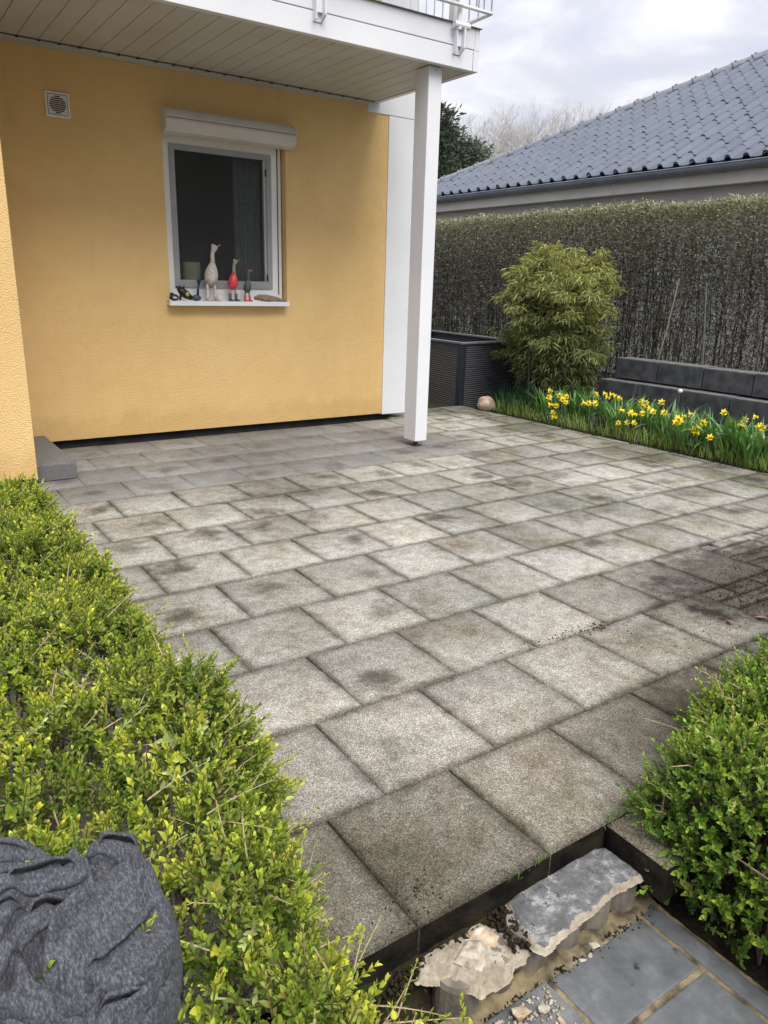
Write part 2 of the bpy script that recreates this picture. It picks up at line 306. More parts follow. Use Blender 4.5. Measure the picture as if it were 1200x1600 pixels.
class MB:
    def __init__(s): s.v = []; s.f = []; s.m = []
    def add(s, vs, fs, mi=0):
        n = len(s.v); s.v += [tuple(v) for v in vs]; s.f += [tuple(i+n for i in f) for f in fs]; s.m += [mi]*len(fs); return s
    def box(s, x0, x1, y0, y1, z0, z1, mi=0):
        return s.add([(x0, y0, z0), (x1, y0, z0), (x1, y1, z0), (x0, y1, z0), (x0, y0, z1), (x1, y0, z1), (x1, y1, z1), (x0, y1, z1)],
                     [(0, 3, 2, 1), (4, 5, 6, 7), (0, 1, 5, 4), (1, 2, 6, 5), (2, 3, 7, 6), (3, 0, 4, 7)], mi)
    def prism(s, poly, y0, y1, axis='Y', mi=0):
        n = len(poly); g = (lambda a, b, c: (a, c, b)) if axis == 'Y' else ((lambda a, b, c: (c, a, b)) if axis == 'X' else (lambda a, b, c: (a, b, c)))
        vs = [g(a, b, y0) for a, b in poly]+[g(a, b, y1) for a, b in poly]
        return s.add(vs, [tuple(range(n))[::-1], tuple(range(n, 2*n))]+[(i, (i+1) % n, n+(i+1) % n, n+i) for i in range(n)], mi)
    def tube(s, path, rad, n=8, cap=True, mi=0, flat=1.):
        P = [Vector(p) for p in path]; rad = rad if hasattr(rad, '__len__') else [rad]*len(P); base = len(s.v); vs = []; fs = []
        ref = Vector((0, 0, 1)); d0 = (P[1]-P[0]).normalized()
        if abs(d0.dot(ref)) > .9: ref = Vector((1, 0, 0))
        a = d0.cross(ref).normalized()
        for i, p in enumerate(P):
            d = (P[min(i+1, len(P)-1)]-P[max(i-1, 0)]).normalized(); a = (a-d*a.dot(d)).normalized(); b = d.cross(a)
            for k in range(n):
                t = 2*math.pi*k/n; vs.append(p+(a*math.cos(t)+b*math.sin(t)*flat)*rad[i])
        for i in range(len(P)-1):
            for k in range(n): fs.append((i*n+k, i*n+(k+1) % n, (i+1)*n+(k+1) % n, (i+1)*n+k))
        if cap: fs += [tuple(range(n))[::-1], tuple(range((len(P)-1)*n, len(P)*n))]
        return s.add(vs, fs, mi)
    def blob(s, c, r, n=10, mi=0, jit=0, sq=1):
        vs = []; fs = []; m = n//2+1; rx, ry, rz = r if hasattr(r, '__len__') else (r, r, r)
        for i in range(m+1):
            ph = math.pi*i/m
            for k in range(n):
                t = 2*math.pi*k/n; j = 1+random.uniform(-jit, jit)
                vs.append((c[0]+rx*j*math.sin(ph)*math.cos(t), c[1]+ry*j*math.sin(ph)*math.sin(t), c[2]+rz*j*math.cos(ph)))
        for i in range(m):
            for k in range(n): fs.append((i*n+k, (i+1)*n+k, (i+1)*n+(k+1) % n, i*n+(k+1) % n))
        return s.add(vs, fs, mi)
    def build(s, name, m, parent=None, smooth=False, bevel=0, seg=2):
        me = bpy.data.meshes.new(name); me.from_pydata(s.v, [], s.f)
        for x in (m if isinstance(m, list) else [m]): me.materials.append(M[x])
        for p, i in zip(me.polygons, s.m): p.material_index = i; p.use_smooth = smooth
        me.update(); o = bpy.data.objects.new(name, me); COL.objects.link(o); adopt(o, parent)
        if bevel:
            b = o.modifiers.new('bevel', 'BEVEL'); b.width = bevel; b.segments = seg; b.limit_method = 'ANGLE'; b.angle_limit = R_(40)
        return o
def vnoise(x, y, seed=0):
    r = np.random.default_rng(seed); out = np.zeros_like(x, dtype=float)
    for k in range(10):
        a = r.uniform(0, 2*np.pi); fr = r.uniform(.6, 1.9); p = r.uniform(0, 6.28); out += np.sin((x*np.cos(a)+y*np.sin(a))*fr*2+p+1.3*np.sin(y*fr+k))
    return out/5
def frames(D, roll=None):
    """rotation matrices (K,3,3) whose third column is direction D"""
    D = D/np.linalg.norm(D, axis=1, keepdims=True); h = np.where(np.abs(D[:, 2:3]) > .95, np.array([[1., 0, 0]]), np.array([[0., 0, 1.]]))
    A = np.cross(h, D); A /= np.linalg.norm(A, axis=1, keepdims=True); B = np.cross(D, A)
    if roll is None: roll = rng.uniform(0, 2*np.pi, len(D))
    c, s_ = np.cos(roll)[:, None], np.sin(roll)[:, None]; A2 = A*c+B*s_; B2 = -A*s_+B*c
    return np.stack([A2, B2, D], axis=2)
def instance(P, F, Mx, T, scale=None):
    if scale is not None: Mx = Mx*np.asarray(scale)[:, None, None]
    V = np.einsum('kij,nj->kni', Mx, P)+T[:, None, :]; n = len(P)
    return V.reshape(-1, 3), (F[None]+(np.arange(len(T))*n)[:, None, None]).reshape(-1, F.shape[1])
# one ovate leaf, 6 verts, 2 quads, along +Y, normal +Z
def leaf_proto(L=1., w=.5, fold=.12, droop=.1):
    P = np.array([(0, 0, 0), (-w/2, .35*L, fold*w), (-w*.38, .72*L, fold*w-.3*droop*L), (0, L, -droop*L), (w*.38, .72*L, fold*w-.3*droop*L), (w/2, .35*L, fold*w)])
    return P, np.array([(0, 3, 2, 1), (0, 5, 4, 3)])
def shoot(nn, L, leafL, leafW, ang=50, seed=0, tipshrink=.6):
    """little twig of opposite leaves along +Z: returns V,F, t(along) per vertex"""
    r = np.random.default_rng(seed); Vs = []; Fs = []; T = []; c = 0
    for i in range(nn):
        t = i/(nn-1); z = L*t
        for sgn in (0, 1):
            az = i*np.pi/2+sgn*np.pi+r.uniform(-.3, .3); el = R_(ang)*(1-t*.75)+r.uniform(-.15, .15)
            s_ = (1-t*(1-tipshrink))*r.uniform(.8, 1.15)*(1 if t > .1 else .75)
            P, F = leaf_proto(leafL*s_, leafW*s_, .15, r.uniform(0, .2))
            # leaf dir: out*sin(el)+z*cos(el); normal up-ish
            o = np.array([np.cos(az), np.sin(az), 0]); d = o*np.sin(el)+np.array([0, 0, 1])*np.cos(el); nrm = -o*np.cos(el)+np.array([0, 0, 1])*np.sin(el); sd_ = np.cross(d, nrm)
            V = P@np.array([sd_, d, nrm])+np.array([0, 0, z]); Vs.append(V); Fs.append(F+c); c += 6; T.append(np.full(6, t))
    st = .0009*1.2; b = np.array([(st, 0, 0), (-st*.5, st*.87, 0), (-st*.5, -st*.87, 0)]); Vs += [b, b*.6+np.array([0, 0, L])]; Fs.append(np.array([(0, 1, 4, 3), (1, 2, 5, 4), (2, 0, 3, 5)])+c); T.append(np.full(6, -1.))
    return np.vstack(Vs), np.vstack(Fs), np.concatenate(T)

# ================================================================== THE SETTING
# ground sheet (dips where the lower path is)
def axis(lo, hi, f0, f1, st):
    a = [f0]; s_ = st
    while a[-1] > lo: s_ *= 1.35; a.append(a[-1]-s_)
    b = [f1]; s_ = st
    while b[-1] < hi: s_ *= 1.35; b.append(b[-1]+s_)
    return np.array(a[::-1][:-1]+list(np.arange(f0, f1, st))+b)
xs = axis(-90, 120, -1.5, 2.2, .025); ys = axis(-60, 150, -1.8, .1, .025)
GX, GY = np.meshgrid(xs, ys, indexing='ij')
dip = np.clip((-.365-GY)/.10, 0, 1); dip = dip*dip*(3-2*dip)
gz = -.032-.158*dip
m = (GY < -.38) & (GY > -.62) & (GX > -.4) & (GX < .66); gz = np.where(m, gz+.012*vnoise(GX*22, GY*22, 3)+.006*vnoise(GX*60, GY*60, 4), gz)
gz = np.where((GX > .66) & (GY < -.6), -.19+.012*vnoise(GX*18, GY*18, 5), gz)
gz = np.where((GX > 4.9) & (GX < 6) & (GY < 5.1), -.02+.012*vnoise(GX*9, GY*9, 6), gz)
nx, ny = GX.shape; idx = np.arange(nx*ny).reshape(nx, ny)
F = np.stack([idx[:-1, :-1], idx[1:, :-1], idx[1:, 1:], idx[:-1, 1:]], -1).reshape(-1, 4)
tag(npmesh('ground', np.stack([GX, GY, gz], -1).reshape(-1, 3), F, 'soil', smooth=True), kind='structure')

# patio slabs: rows parallel to the house, each row shifted
ROWH = .4032; T = .4; offs = {k: (.4684*(k+1)) for k in range(-2, 14)}
V = []; Fq = []; UV = []; RN = []; FM = []; gap = .0022
def slab(x0, x1, y0, y1, ux0=0, ux1=1, vy0=0, vy1=1):
    g = gap*random.uniform(.7, 1.3); c = len(V); x0 += g; x1 -= g; y0 += g*.9; y1 -= g*.9; e_ = .0035; rx, ry, dz = random.gauss(0, .0022), random.gauss(0, .0022), random.gauss(0, .0009)
    if y1-y0 < .13 and x0 > 2: rx, ry, dz = rx*4, ry*6, -.004+random.gauss(0, .003)
    cx, cy = (x0+x1)/2, (y0+y1)/2; zt = lambda x, y: dz+rx*(x-cx)+ry*(y-cy)
    zb_ = -.10 if y0 < -.3 else -.045
    for (a, b_) in [(x0, y0), (x1, y0), (x1, y1), (x0, y1)]: V.append((a, b_, zb_))
    for (a, b_) in [(x0, y0), (x1, y0), (x1, y1), (x0, y1)]: V.append((a, b_, zt(a, b_)-.004))
    for (a, b_) in [(x0+e_, y0+e_), (x1-e_, y0+e_), (x1-e_, y1-e_), (x0+e_, y1-e_)]: V.append((a, b_, zt(a, b_)))
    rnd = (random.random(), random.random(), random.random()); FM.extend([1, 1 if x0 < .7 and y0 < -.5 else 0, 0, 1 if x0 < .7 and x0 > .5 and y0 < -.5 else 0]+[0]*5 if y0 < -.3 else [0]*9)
    fs = [(0, 1, 5, 4), (1, 2, 6, 5), (2, 3, 7, 6), (3, 0, 4, 7), (4, 5, 9, 8), (5, 6, 10, 9), (6, 7, 11, 10), (7, 4, 8, 11), (8, 9, 10, 11)]
    uvs = [(ux0, vy0), (ux1, vy0), (ux1, vy1), (ux0, vy1)]
    for f_ in fs:
        Fq.append([c+i for i in f_])
        for i in f_: UV.append(uvs[i % 4])
    RN.extend([(*rnd, 1)]*12)
for k in range(-1, 13):
    y0, y1 = k*ROWH, (k+1)*ROWH; xlo, xhi = -1.35, 4.80
    if k == 12: y1 = 5.22; xlo = 3.55
    n = -8
    while True:
        x0 = (n+offs[k])*T; n += 1; x1 = x0+T
        if x0 > xhi: break
        if x1 < xlo: continue
        a, b_ = max(x0, xlo), min(x1, xhi)
        if b_-a < .05: continue
        yy0, yy1 = y0, y1
        if k >= 12 and a < 3.6: a = max(a, 3.58)
        if k in (0, 1) and 2.3 < (a+b_)/2 < 3.5 and (k == 0 or (a+b_)/2 > 2.75):
            cuts = sorted([yy0, yy1]+[yy0+ROWH*f_+random.uniform(-.02, .02) for f_ in (.27, .52, .76)])
            for q in range(4):
                mid = random.uniform(a+.1, b_-.1) if q % 2 else b_
                slab(a, mid, cuts[q]+.003, cuts[q+1]-.003, 0, 1)
                if mid < b_: slab(mid+.006, b_, cuts[q]+.004, cuts[q+1]-.004, 0, 1)
            continue
        slab(a, b_, yy0, yy1, (a-x0)/T, (b_-x0)/T)
for k, (a, b_) in enumerate([(.598, .86), (.86, 1.26), (1.26, 1.66), (1.66, 2.06), (2.06, 2.46), (2.46, 2.86), (2.86, 3.26), (3.26, 3.66), (3.66, 4.06), (4.06, 4.46), (4.46, 4.80)]):
    slab(a, b_, -.590, -.4032, .3 if k == 0 else 0, 1, .55, 1)
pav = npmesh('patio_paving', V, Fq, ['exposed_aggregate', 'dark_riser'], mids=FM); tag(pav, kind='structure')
uvl = pav.data.uv_layers.new(name='UVMap'); uvl.data.foreach_set('uv', np.array(UV, np.float32).ravel())
at = pav.data.attributes.new('rnd', 'FLOAT_COLOR', 'POINT'); at.data.foreach_set('color', np.array(RN, np.float32).ravel())
# lower slate path with sandy joints
mb = MB(); ZS = -.17
for (x0, x1, y0, y1) in [(-.35, .255, -.715, -.545), (.268, .583, -.713, -.548), (.596, .648, -1.15, -.522), (-.35, .255, -1.15, -.729), (.268, .583, -1.15, -.727), (.268, .583, -1.6, -1.163), (-.35, .255, -1.6, -1.163), (.596, .648, -1.8, -1.163)]:
    mb.box(x0, x1, y0, y1, ZS-.03, ZS+random.uniform(-.001, .0015))
tag(mb.build('slate_path', 'slate', bevel=.004), kind='structure')
js = np.linspace(-.36, .66, 120); jy = np.linspace(-1.75, -.50, 150); JX, JY = np.meshgrid(js, jy, indexing='ij'); jz = ZS-.004+.0018*vnoise(JX*70, JY*70, 9); jz = np.where(JY > -.553, jz+.010*np.clip((JY+.56)/.05, 0, 1)+.004*vnoise(JX*50, JY*50, 8), jz)
idx = np.arange(JX.size).reshape(JX.shape); F = np.stack([idx[:-1, :-1], idx[1:, :-1], idx[1:, 1:], idx[:-1, 1:]], -1).reshape(-1, 4)
tag(npmesh('path_joint_mortar', np.stack([JX, JY, jz], -1).reshape(-1, 3), F, 'mortar_joint', smooth=True), kind='structure')

# ================================================================== YELLOW HOUSE
H = thing('yellow_house', 'yellow rendered house with white balcony, small window and projecting wing at the left', 'house', (1.7, 4.95, 0))
WY = 4.88; wz = .058
mb = MB(); X0, X1 = -.6, 3.456; ox0, ox1, oz0, oz1 = 1.335, 2.401, 1.10, 2.40
# wall with a window opening (front sheet thickness .3)
mb.box(X0, ox0, WY, WY+.3, wz, 5.6).box(ox1, X1, WY, WY+.3, wz, 5.6).box(ox0, ox1, WY, WY+.3, wz, oz0).box(ox0, ox1, WY, WY+.3, oz1, 5.6)
mb.build('wall', 'yellow_stucco', H)
MB().box(-5, .002, 3.72, 9.5, .062, 5.6).build('wing_wall', 'yellow_stucco', H)
mb = MB(); mb.box(-.6, 3.55, WY+.05, WY+.3, -.04, wz).box(-5, -.045, 3.765, 4.9, -.04, .062); mb.build('plinth', 'dark_plinth', H)
mb = MB(); mb.box(3.458, 3.744, WY-.006, WY+.05, .047, 2.783).box(3.56, 3.735, WY+.06, 9.5, .06, 5.6); mb.build('corner_panel', 'white_paint', H, bevel=.002)
mb = MB(); mb.box(3.226, 3.3445, WY-.008, WY+.05, 2.787, 2.868).box(3.3455, 3.7435, WY-.008, WY+.05, 2.787, 5.6); mb.build('corner_panel', 'white_paint', H, bevel=.002)
MB().box(3.745, 3.757, WY+.0, WY+.05, .06, 2.83).build('seal_strip', 'dark_plinth', H)
# dark room behind the window
mb = MB(); mb.box(.05, 3.4, 8.0, 8.1, .1, 2.85).box(-.04, .05, WY+.3, 8.1, .1, 2.85).box(3.4, 3.5, WY+.3, 8.1, .1, 2.85).box(.05, 3.4, WY+.3, 8, .02, .1).box(.05, 3.4, WY+.3, 8, 2.85, 2.95)
mb.build('room', 'room_wall', H)
mb = MB(); mb.prism([(3.60, 9.6), (-5.1, 9.6), (-5.1, 3.4), (3.80, 3.4), (3.80, 9.6)][1:], 5.61, 5.8, 'Z'); mb.build('roof', 'dark_plinth', H)
# window
FY = WY+.07
def fx(x): return -.814+(x+.814)*1.0111
def fz(z): return 1.324+(z-1.324)*1.0111
def ringbox(mb, x0, x1, z0, z1, w, y0, y1, wb=None, mi=0):
    wb = wb or w; mb.box(x0, x1, y0, y1, z0, z0+wb, mi).box(x0, x1, y0, y1, z1-w, z1, mi).box(x0, x0+w, y0, y1, z0+wb, z1-w, mi).box(x1-w, x1, y0, y1, z0+wb, z1-w, mi)
mb = MB(); ringbox(mb, 1.322, 2.388, 1.12, 2.41, .088, FY, FY+.06, .130); mb.box(2.283, 2.343, FY+.002, FY+.06, 1.245, 2.365)
win = mb.build('window', 'white_pvc', H, bevel=.003)
mb = MB(); ringbox(mb, fx(1.379), fx(2.256), fz(1.247), fz(2.326), .045, FY-.014, FY-.001, .062); mb.build('screen_frame', 'screen_frame_grey', win, bevel=.002)
mb = MB(); mb.box(2.349, 2.356, FY-.006, FY-.001, 1.2, 2.40); mb.build('guide_rail', 'dark_plinth', win)
mb = MB(); ringbox(mb, 1.40, 2.27, 1.25, 2.345, .036, FY+.012, FY+.05, .05); mb.build('sash', 'white_pvc', win, bevel=.003)
MB().box(1.42, 2.25, FY+.028, FY+.032, 1.28, 2.33).build('pane', 'window_glass', win)
MB().add([(1.44, FY-.006, 1.30), (2.245, FY-.006, 1.30), (2.245, FY-.006, 2.30), (1.44, FY-.006, 2.30)], [(0, 1, 2, 3)]).build('insect_screen', 'insect_mesh', win)
mb = MB()
for z in (1.35, 2.2): MB().box(2.232, 2.244, FY-.022, FY-.014, z-.035, z+.02).build('latch', 'black_paint', win, bevel=.001)
mb = MB(); mb.box(1.302, 2.384, 4.80, FY, 1.106, 1.110).box(1.302, 2.384, 4.80, FY, 1.132, 1.139).box(1.302, 2.384, 4.796, 4.803, 1.104, 1.141).box(1.302, 1.309, 4.803, FY-.02, 1.11, 1.152).box(2.377, 2.384, 4.803, WY, 1.11, 1.152)
mb.build('window_sill', 'white_paint', win, bevel=.0015)
# pleated curtain edge inside
pts = []; xsn = np.linspace(2.02, 2.26, 40)
mb = MB(); vs = []; fs = []
for i, x in enumerate(xsn):
    y = 5.13+.018*math.sin(i*1.1)
    vs += [(x, y, 1.16), (x, y, 2.6)]
fs = [(2*i, 2*i+2, 2*i+3, 2*i+1) for i in range(39)]; mb.add(vs, fs).build('curtain', 'curtain_cloth', win, smooth=True)
MB().box(1.3, 2.43, FY+.065, WY+.36, 1.135, 1.150).build('inner_sill', 'white_pvc', win)
# roller shutter box: rounded profile
prof = [(WY, 2.383), (WY-.06, 2.383), (WY-.105, 2.395), (WY-.135, 2.425), (WY-.148, 2.465), (WY-.140, 2.505), (WY-.115, 2.54), (WY-.075, 2.562), (WY, 2.572)]
def yo(x): return x
mb = MB(); s_ = .985
mb.prism(prof, 1.335, 2.425, 'X')
rb = mb.build('shutter_box', 'shutter_white', H, bevel=.002)
mb = MB(); ap = [(WY+.0, 2.378)]+[(a-.004, b_+(.003 if b_ > 2.47 else -.003)) for a, b_ in prof[1:]]+[(WY, 2.577)]
MB().prism(ap, 1.327, 1.336, 'X').build('end_cap', 'shutter_white', rb); MB().prism(ap, 2.424, 2.433, 'X').build('end_cap', 'shutter_white', rb)
MB().box(1.337, 2.423, WY-.1495, WY-.146, 2.484, 2.4865).build('seam', 'dark_plinth', rb)
# vent
mb = MB(); mb.box(.505, .668, WY-.016, WY, 2.400, 2.562); vt = mb.build('vent', 'white_pvc', H, bevel=.003)
mb = MB(); ringbox(mb, .518, .655, 2.413, 2.549, .003, WY-.0185, WY-.0155); mb.build('vent_groove', 'dark_plinth', vt)
mb = MB(); cx_, cz_ = .586, 2.481
for i in range(9):
    z = cz_-.052+i*.013; hw = math.sqrt(max(0, .055**2-(z-cz_)**2))
    if hw > .01: mb.box(cx_-hw, cx_+hw, WY-.0195, WY-.0155, z-.0038, z+.0038)
mb.build('slot', 'black_paint', vt)
mb = MB()
for i in range(10):
    z = cz_-.0585+i*.013
    mb.box(cx_-.062, cx_+.062, WY-.021, WY-.0155, z-.0022, z+.0022)
mb.build('louvre', 'shutter_white', vt)

# balcony
BY = 3.53; BZ = 2.87; BX = 3.345
mb = MB(); mb.box(-4, BX, BY, BY+.05, BZ-.002, 3.006).box(-4, BX-.045, BY, BY+.05, 3.012, 3.152).box(BX-.05, BX, BY+.05, WY+.6, BZ-.002, 3.152).box(-4, BX-.05, BY+.05, WY+.2, 3.08, 3.14).box(BX-.043, BX, BY-.001, BY+.048, 3.0065, 3.152)
bal = mb.build('balcony', 'white_paint', H, bevel=.003)
MB().box(-4, BX-.05, BY+.012, BY+.04, 3.0065, 3.0115).box(BX-.058, BX-.054, BY-.001, BY+.003, BZ, 3.0).build('fascia_groove', 'rim_grey', bal)
mb = MB(); n = 0; x = -.05
while x < BX-.06:
    x1 = min(x+.1365, BX-.055); mb.box(x, x1-.004, BY+.056, WY-.03, BZ+.004, BZ+.016); x += .1365
x = -.05-.1365
while x > -4: mb.box(x, x+.1325, BY+.056, 3.69, BZ+.004, BZ+.016); x -= .1365
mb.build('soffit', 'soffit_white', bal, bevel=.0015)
mb = MB(); mb.box(-.1, BX-.055, BY+.056, WY, BZ+.0175, BZ+.028); x = -.05
mb.build('soffit_backing', 'rim_grey', bal)
mb = MB(); mb.box(0.004, 3.224, WY-.028, WY-.002, BZ-.022, BZ-.004).box(0.004, 3.224, WY-.012, WY-.002, BZ-.034, BZ-.022); x = -.05+.1365
while x < 3.2: mb.box(x-.012, x+.006, WY-.034, WY-.0275, BZ-.010, BZ-.002, 1); x += .1365
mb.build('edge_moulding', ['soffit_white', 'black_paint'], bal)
mb = MB(); mb.prism([(BY-.016, 3.150), (BY-.016, 3.156), (BY-.002, 3.160), (BY+.14, 3.168), (BY+.14, 3.153), (BY-.002, 3.153)], -4, BX+.012, 'X').box(BX-.05, BX+.012, BY+.14, WY+.6, 3.153, 3.166); mb.build('edge_trim', 'rim_grey', bal, bevel=.001)
def bracket(x, zb, zt):
    mb = MB(); mb.box(x-.035, x+.035, BY-.008, BY, zb, zt).box(x-.035, x-.027, BY-.05, BY-.008, zb+.004, zt-.02).prism([(BY-.008, zb), (BY-.062, zb+.035), (BY-.062, zt), (BY-.008, zt)], x+.022, x+.035, 'X').box(x-.027, x+.022, BY-.03, BY-.008, zb+.05, zt)
    mb.build('railing_bracket', 'white_paint', bal, bevel=.002)
bracket(1.955, 2.945, 3.30); bracket(3.125, 2.95, 3.12)
mb = MB(); mb.tube([(3.06, BY-.045, 3.13), (3.20, BY-.045, 3.13)], .022, 10).tube([(3.105, BY-.045, 3.10), (3.105, BY-.045, 4.1)], .019, 10).tube([(1.955, BY-.045, 3.25), (1.955, BY-.045, 4.1)], .019, 10); mb.box(3.10, 3.155, BY+.02, BY+.075, 3.16, 4.15)
mb.tube([(-4, BY-.045, 4.1), (BX+.03, BY-.045, 4.1), (BX+.03, WY, 4.1)], .021, 10)
mb.build('railing_post', 'white_paint', bal, smooth=False, bevel=.001)
mb = MB(); mb.tube([(-4, 3.45, 3.242), (3.10, 3.45, 3.242)], .013, 8).tube([(3.11, 3.45, 3.242), (3.375, 3.45, 3.242), (3.376, 3.70, 3.238), (3.376, WY, 3.24)], .013, 8); mb.tube([(3.376, 3.69, 3.225), (3.14, 3.50, 3.14)], .011, 8)
mb.build('bottom_rail', 'white_paint', bal, smooth=True)
mb = MB(); x = 3.05
while x > .8: mb.tube([(x, 3.45, 3.25), (x, 3.45, 4.08)], .0055, 6); x -= .098
for x in (3.23, 3.30, 3.374): mb.tube([(x, 3.45, 3.25), (x, 3.45, 4.08)], .0055, 6)
for k in range(10): mb.tube([(3.376, 3.6+k*.11, 3.25), (3.376, 3.6+k*.11, 4.08)], .0055, 6)
o = mb.build('balusters', 'white_paint', bal, smooth=True)
# post
mb = MB(); mb.box(2.938, 3.060, 3.602, 3.772, .047, BZ-.001); post = mb.build('post', 'white_paint', H, bevel=.006, seg=3)
mb = MB(); mb.tube([(2.99, 3.665, -.002), (2.99, 3.665, .046)], .011, 8).box(2.955, 3.025, 3.63, 3.70, .0, .006).tube([(2.99, 3.665, .018), (2.99, 3.665, .032)], .02, 6); mb.build('levelling_foot', 'rusty_steel', post)
mb = MB(); mb.tube([(3.0, 3.599, 2.845), (3.0, 3.601, 2.845)], .004, 6); mb.build('screw', 'rusty_steel', post)

# step block by the wing
st = tag(MB().box(.004, .268, 3.845, 4.875, 0.001, .113).build('door_step', 'granite_step', bevel=.006), 'dark speckled granite step block beside the yellow wing wall', 'step')

# ---- sill ornaments
ZI = 1.1395
def duck(x, h, bodym, neckm, bootm, label, hat=None, hfac=1.):
    t = thing('duck_figurine', label, 'figurine', (x, 4.842, ZI), 'wooden ducks on the window sill')
    s = h/.45; y = 4.842
    P = lambda a, b_, c: (x+a*s, y+b_*s, ZI+c*s)
    mb = MB(); mb.tube([P(-.012, 0, .125), P(-.012, 0, .14), P(-.010, 0, .17), P(-.004, 0, .21), P(.002, 0, .25), P(.008, 0, .285), P(.012, 0, .31)], [.012*s, .038*s, .054*s, .056*s, .047*s, .031*s, .018*s], 14); mb.build('body', bodym, t, smooth=True)
    mb = MB(); mb.tube([P(.012, 0, .30), P(.010, 0, .34), P(.012, 0, .375), P(.022, 0, .405), P(.034, -.004, .425), P(.046, -.008, .437)], [.022*s, .018*s, .016*s, .020*s, .026*s, .014*s], 12)
    nk = mb.build('neck_and_head', neckm, t, smooth=True)
    mb = MB(); mb.tube([P(.044, -.008, .430), P(.062, -.014, .437), P(.078, -.020, .446)], [.011*s, .010*s, .006*s], 8, flat=.5); mb.build('bill', 'duck_wood' if hat is None else 'duck_white', nk, smooth=True)
    mb = MB(); mb.blob(P(.018, 0, .436), (.016*s, .016*s, .018*s), 8); mb.build('hat' if hat else 'crest', hat or neckm, nk, smooth=True)
    for sg in (-1, 1):
        mb = MB(); mb.tube([P(-.012+sg*.03, 0, .135), P(-.008+sg*.034, 0, .06)], [.012*s, .011*s], 8); lg = mb.build('leg', neckm, t, smooth=True)
        mb = MB(); a = sg*.036; mb.tube([P(-.008+a, 0, .002), P(-.008+a, 0, .04), P(-.008+a, 0, .085)], [.018*s, .017*s, .019*s], 10).tube([P(-.008+a, 0, .014), P(.008+a, -.02, .013), P(.022+a, -.038, .010)], [.018*s, .019*s, .012*s], 10, flat=.8); mb.build('boot', bootm, lg, smooth=True)
duck(1.684, .455, 'duck_white', 'duck_white', 'duck_white', 'tallest wooden duck, off-white, in pale boots on the window sill')
duck(1.874, .345, 'duck_red', 'duck_wood', 'duck_boot_grey', 'middle-sized wooden duck with a red body and grey boots on the window sill')
duck(2.005, .265, 'duck_dark', 'duck_boot_grey', 'duck_red', 'smallest wooden duck, dark with red hat and red boots on the window sill', hat='duck_red')
t = thing('black_bird_ornament', 'small black bird ornament with white band at the left end of the window sill', 'figurine', (1.35, 4.84, ZI))
mb = MB(); mb.blob((1.352, 4.84, ZI+.028), (.040, .024, .028), 10).blob((1.332, 4.835, ZI+.052), (.018, .016, .016), 8); mb.build('body', 'black_paint', t, smooth=True)
mb = MB(); mb.blob((1.352, 4.821, ZI+.026), (.022, .008, .010), 8); mb.build('band', 'duck_white', t, smooth=True)
t = thing('cow_ornament', 'black ornament with a gold spot lying between the bird ornament and the blue scoop', 'figurine', (1.44, 4.84, ZI))
mb = MB(); mb.tube([(1.39, 4.84, ZI+.10), (1.42, 4.84, ZI+.075), (1.455, 4.84, ZI+.05), (1.50, 4.84, ZI+.02)], [.018, .032, .034, .018], 10).blob((1.395, 4.84, ZI+.108), (.026, .015, .014), 8).tube([(1.41, 4.838, ZI+.06), (1.40, 4.838, ZI+.01)], [.012, .010], 8).tube([(1.436, 4.85, ZI+.10), (1.444, 4.85, ZI+.122)], [.012, .004], 6); mb.build('body', 'black_paint', t, smooth=True)
MB().blob((1.455, 4.808, ZI+.055), (.018, .008, .018), 8).build('spot', 'gold_paint', t, smooth=True)
t = thing('blue_scoop', 'dark blue glazed scoop with its round-tipped handle standing up beside the tallest duck', 'ornament', (1.55, 4.84, ZI))
mb = MB(); mb.tube([(1.556, 4.85, ZI+.04), (1.565, 4.855, ZI+.10), (1.576, 4.86, ZI+.15)], [.013, .009, .011], 8).blob((1.578, 4.86, ZI+.165), .019, 10); mb.build('handle', 'blue_glaze', t, smooth=True)
mb = MB(); mb.blob((1.54, 4.84, ZI+.026), (.044, .030, .026), 12); mb.build('bowl', 'duck_dark', t, smooth=True)
mb = MB(); random.seed(3); mb.tube([(2.065, 4.835, ZI+.03), (2.11, 4.835, ZI+.036), (2.18, 4.84, ZI+.034), (2.27, 4.84, ZI+.024), (2.33, 4.84, ZI+.014), (2.375, 4.842, ZI+.008)], [.018, .032, .034, .026, .016, .005], 12, flat=.8).tube([(2.12, 4.825, ZI+.022), (2.20, 4.815, ZI+.018), (2.27, 4.815, ZI+.012)], [.016, .018, .006], 8)
tag(mb.build('driftwood', 'driftwood', smooth=True), 'grey-brown piece of driftwood lying at the right end of the window sill', 'driftwood')
t = thing('candle', 'stout pale green candle standing inside the window behind the tallest duck', 'candle', (1.60, 5.08, 1.15))
mb = MB(); mb.tube([(1.60, 5.08, 1.151), (1.60, 5.08, 1.445), (1.60, 5.08, 1.452)], [.075, .075, .068], 24); mb.build('wax', 'candle_wax', t, smooth=False, bevel=.004)
MB().tube([(1.60, 5.08, 1.45), (1.603, 5.08, 1.475)], .004, 6).build('wick', 'duck_wood', t)
t = tag(MB().tube([(1.44, 5.12, 1.151), (1.44, 5.12, 1.20), (1.44, 5.12, 1.30), (1.44, 5.12, 1.38), (1.44, 5.12, 1.40)], [.04, .065, .078, .05, .02], 20).build('vase', 'duck_wood', smooth=True), 'rounded dim vase standing inside the window left of the candle', 'vase')

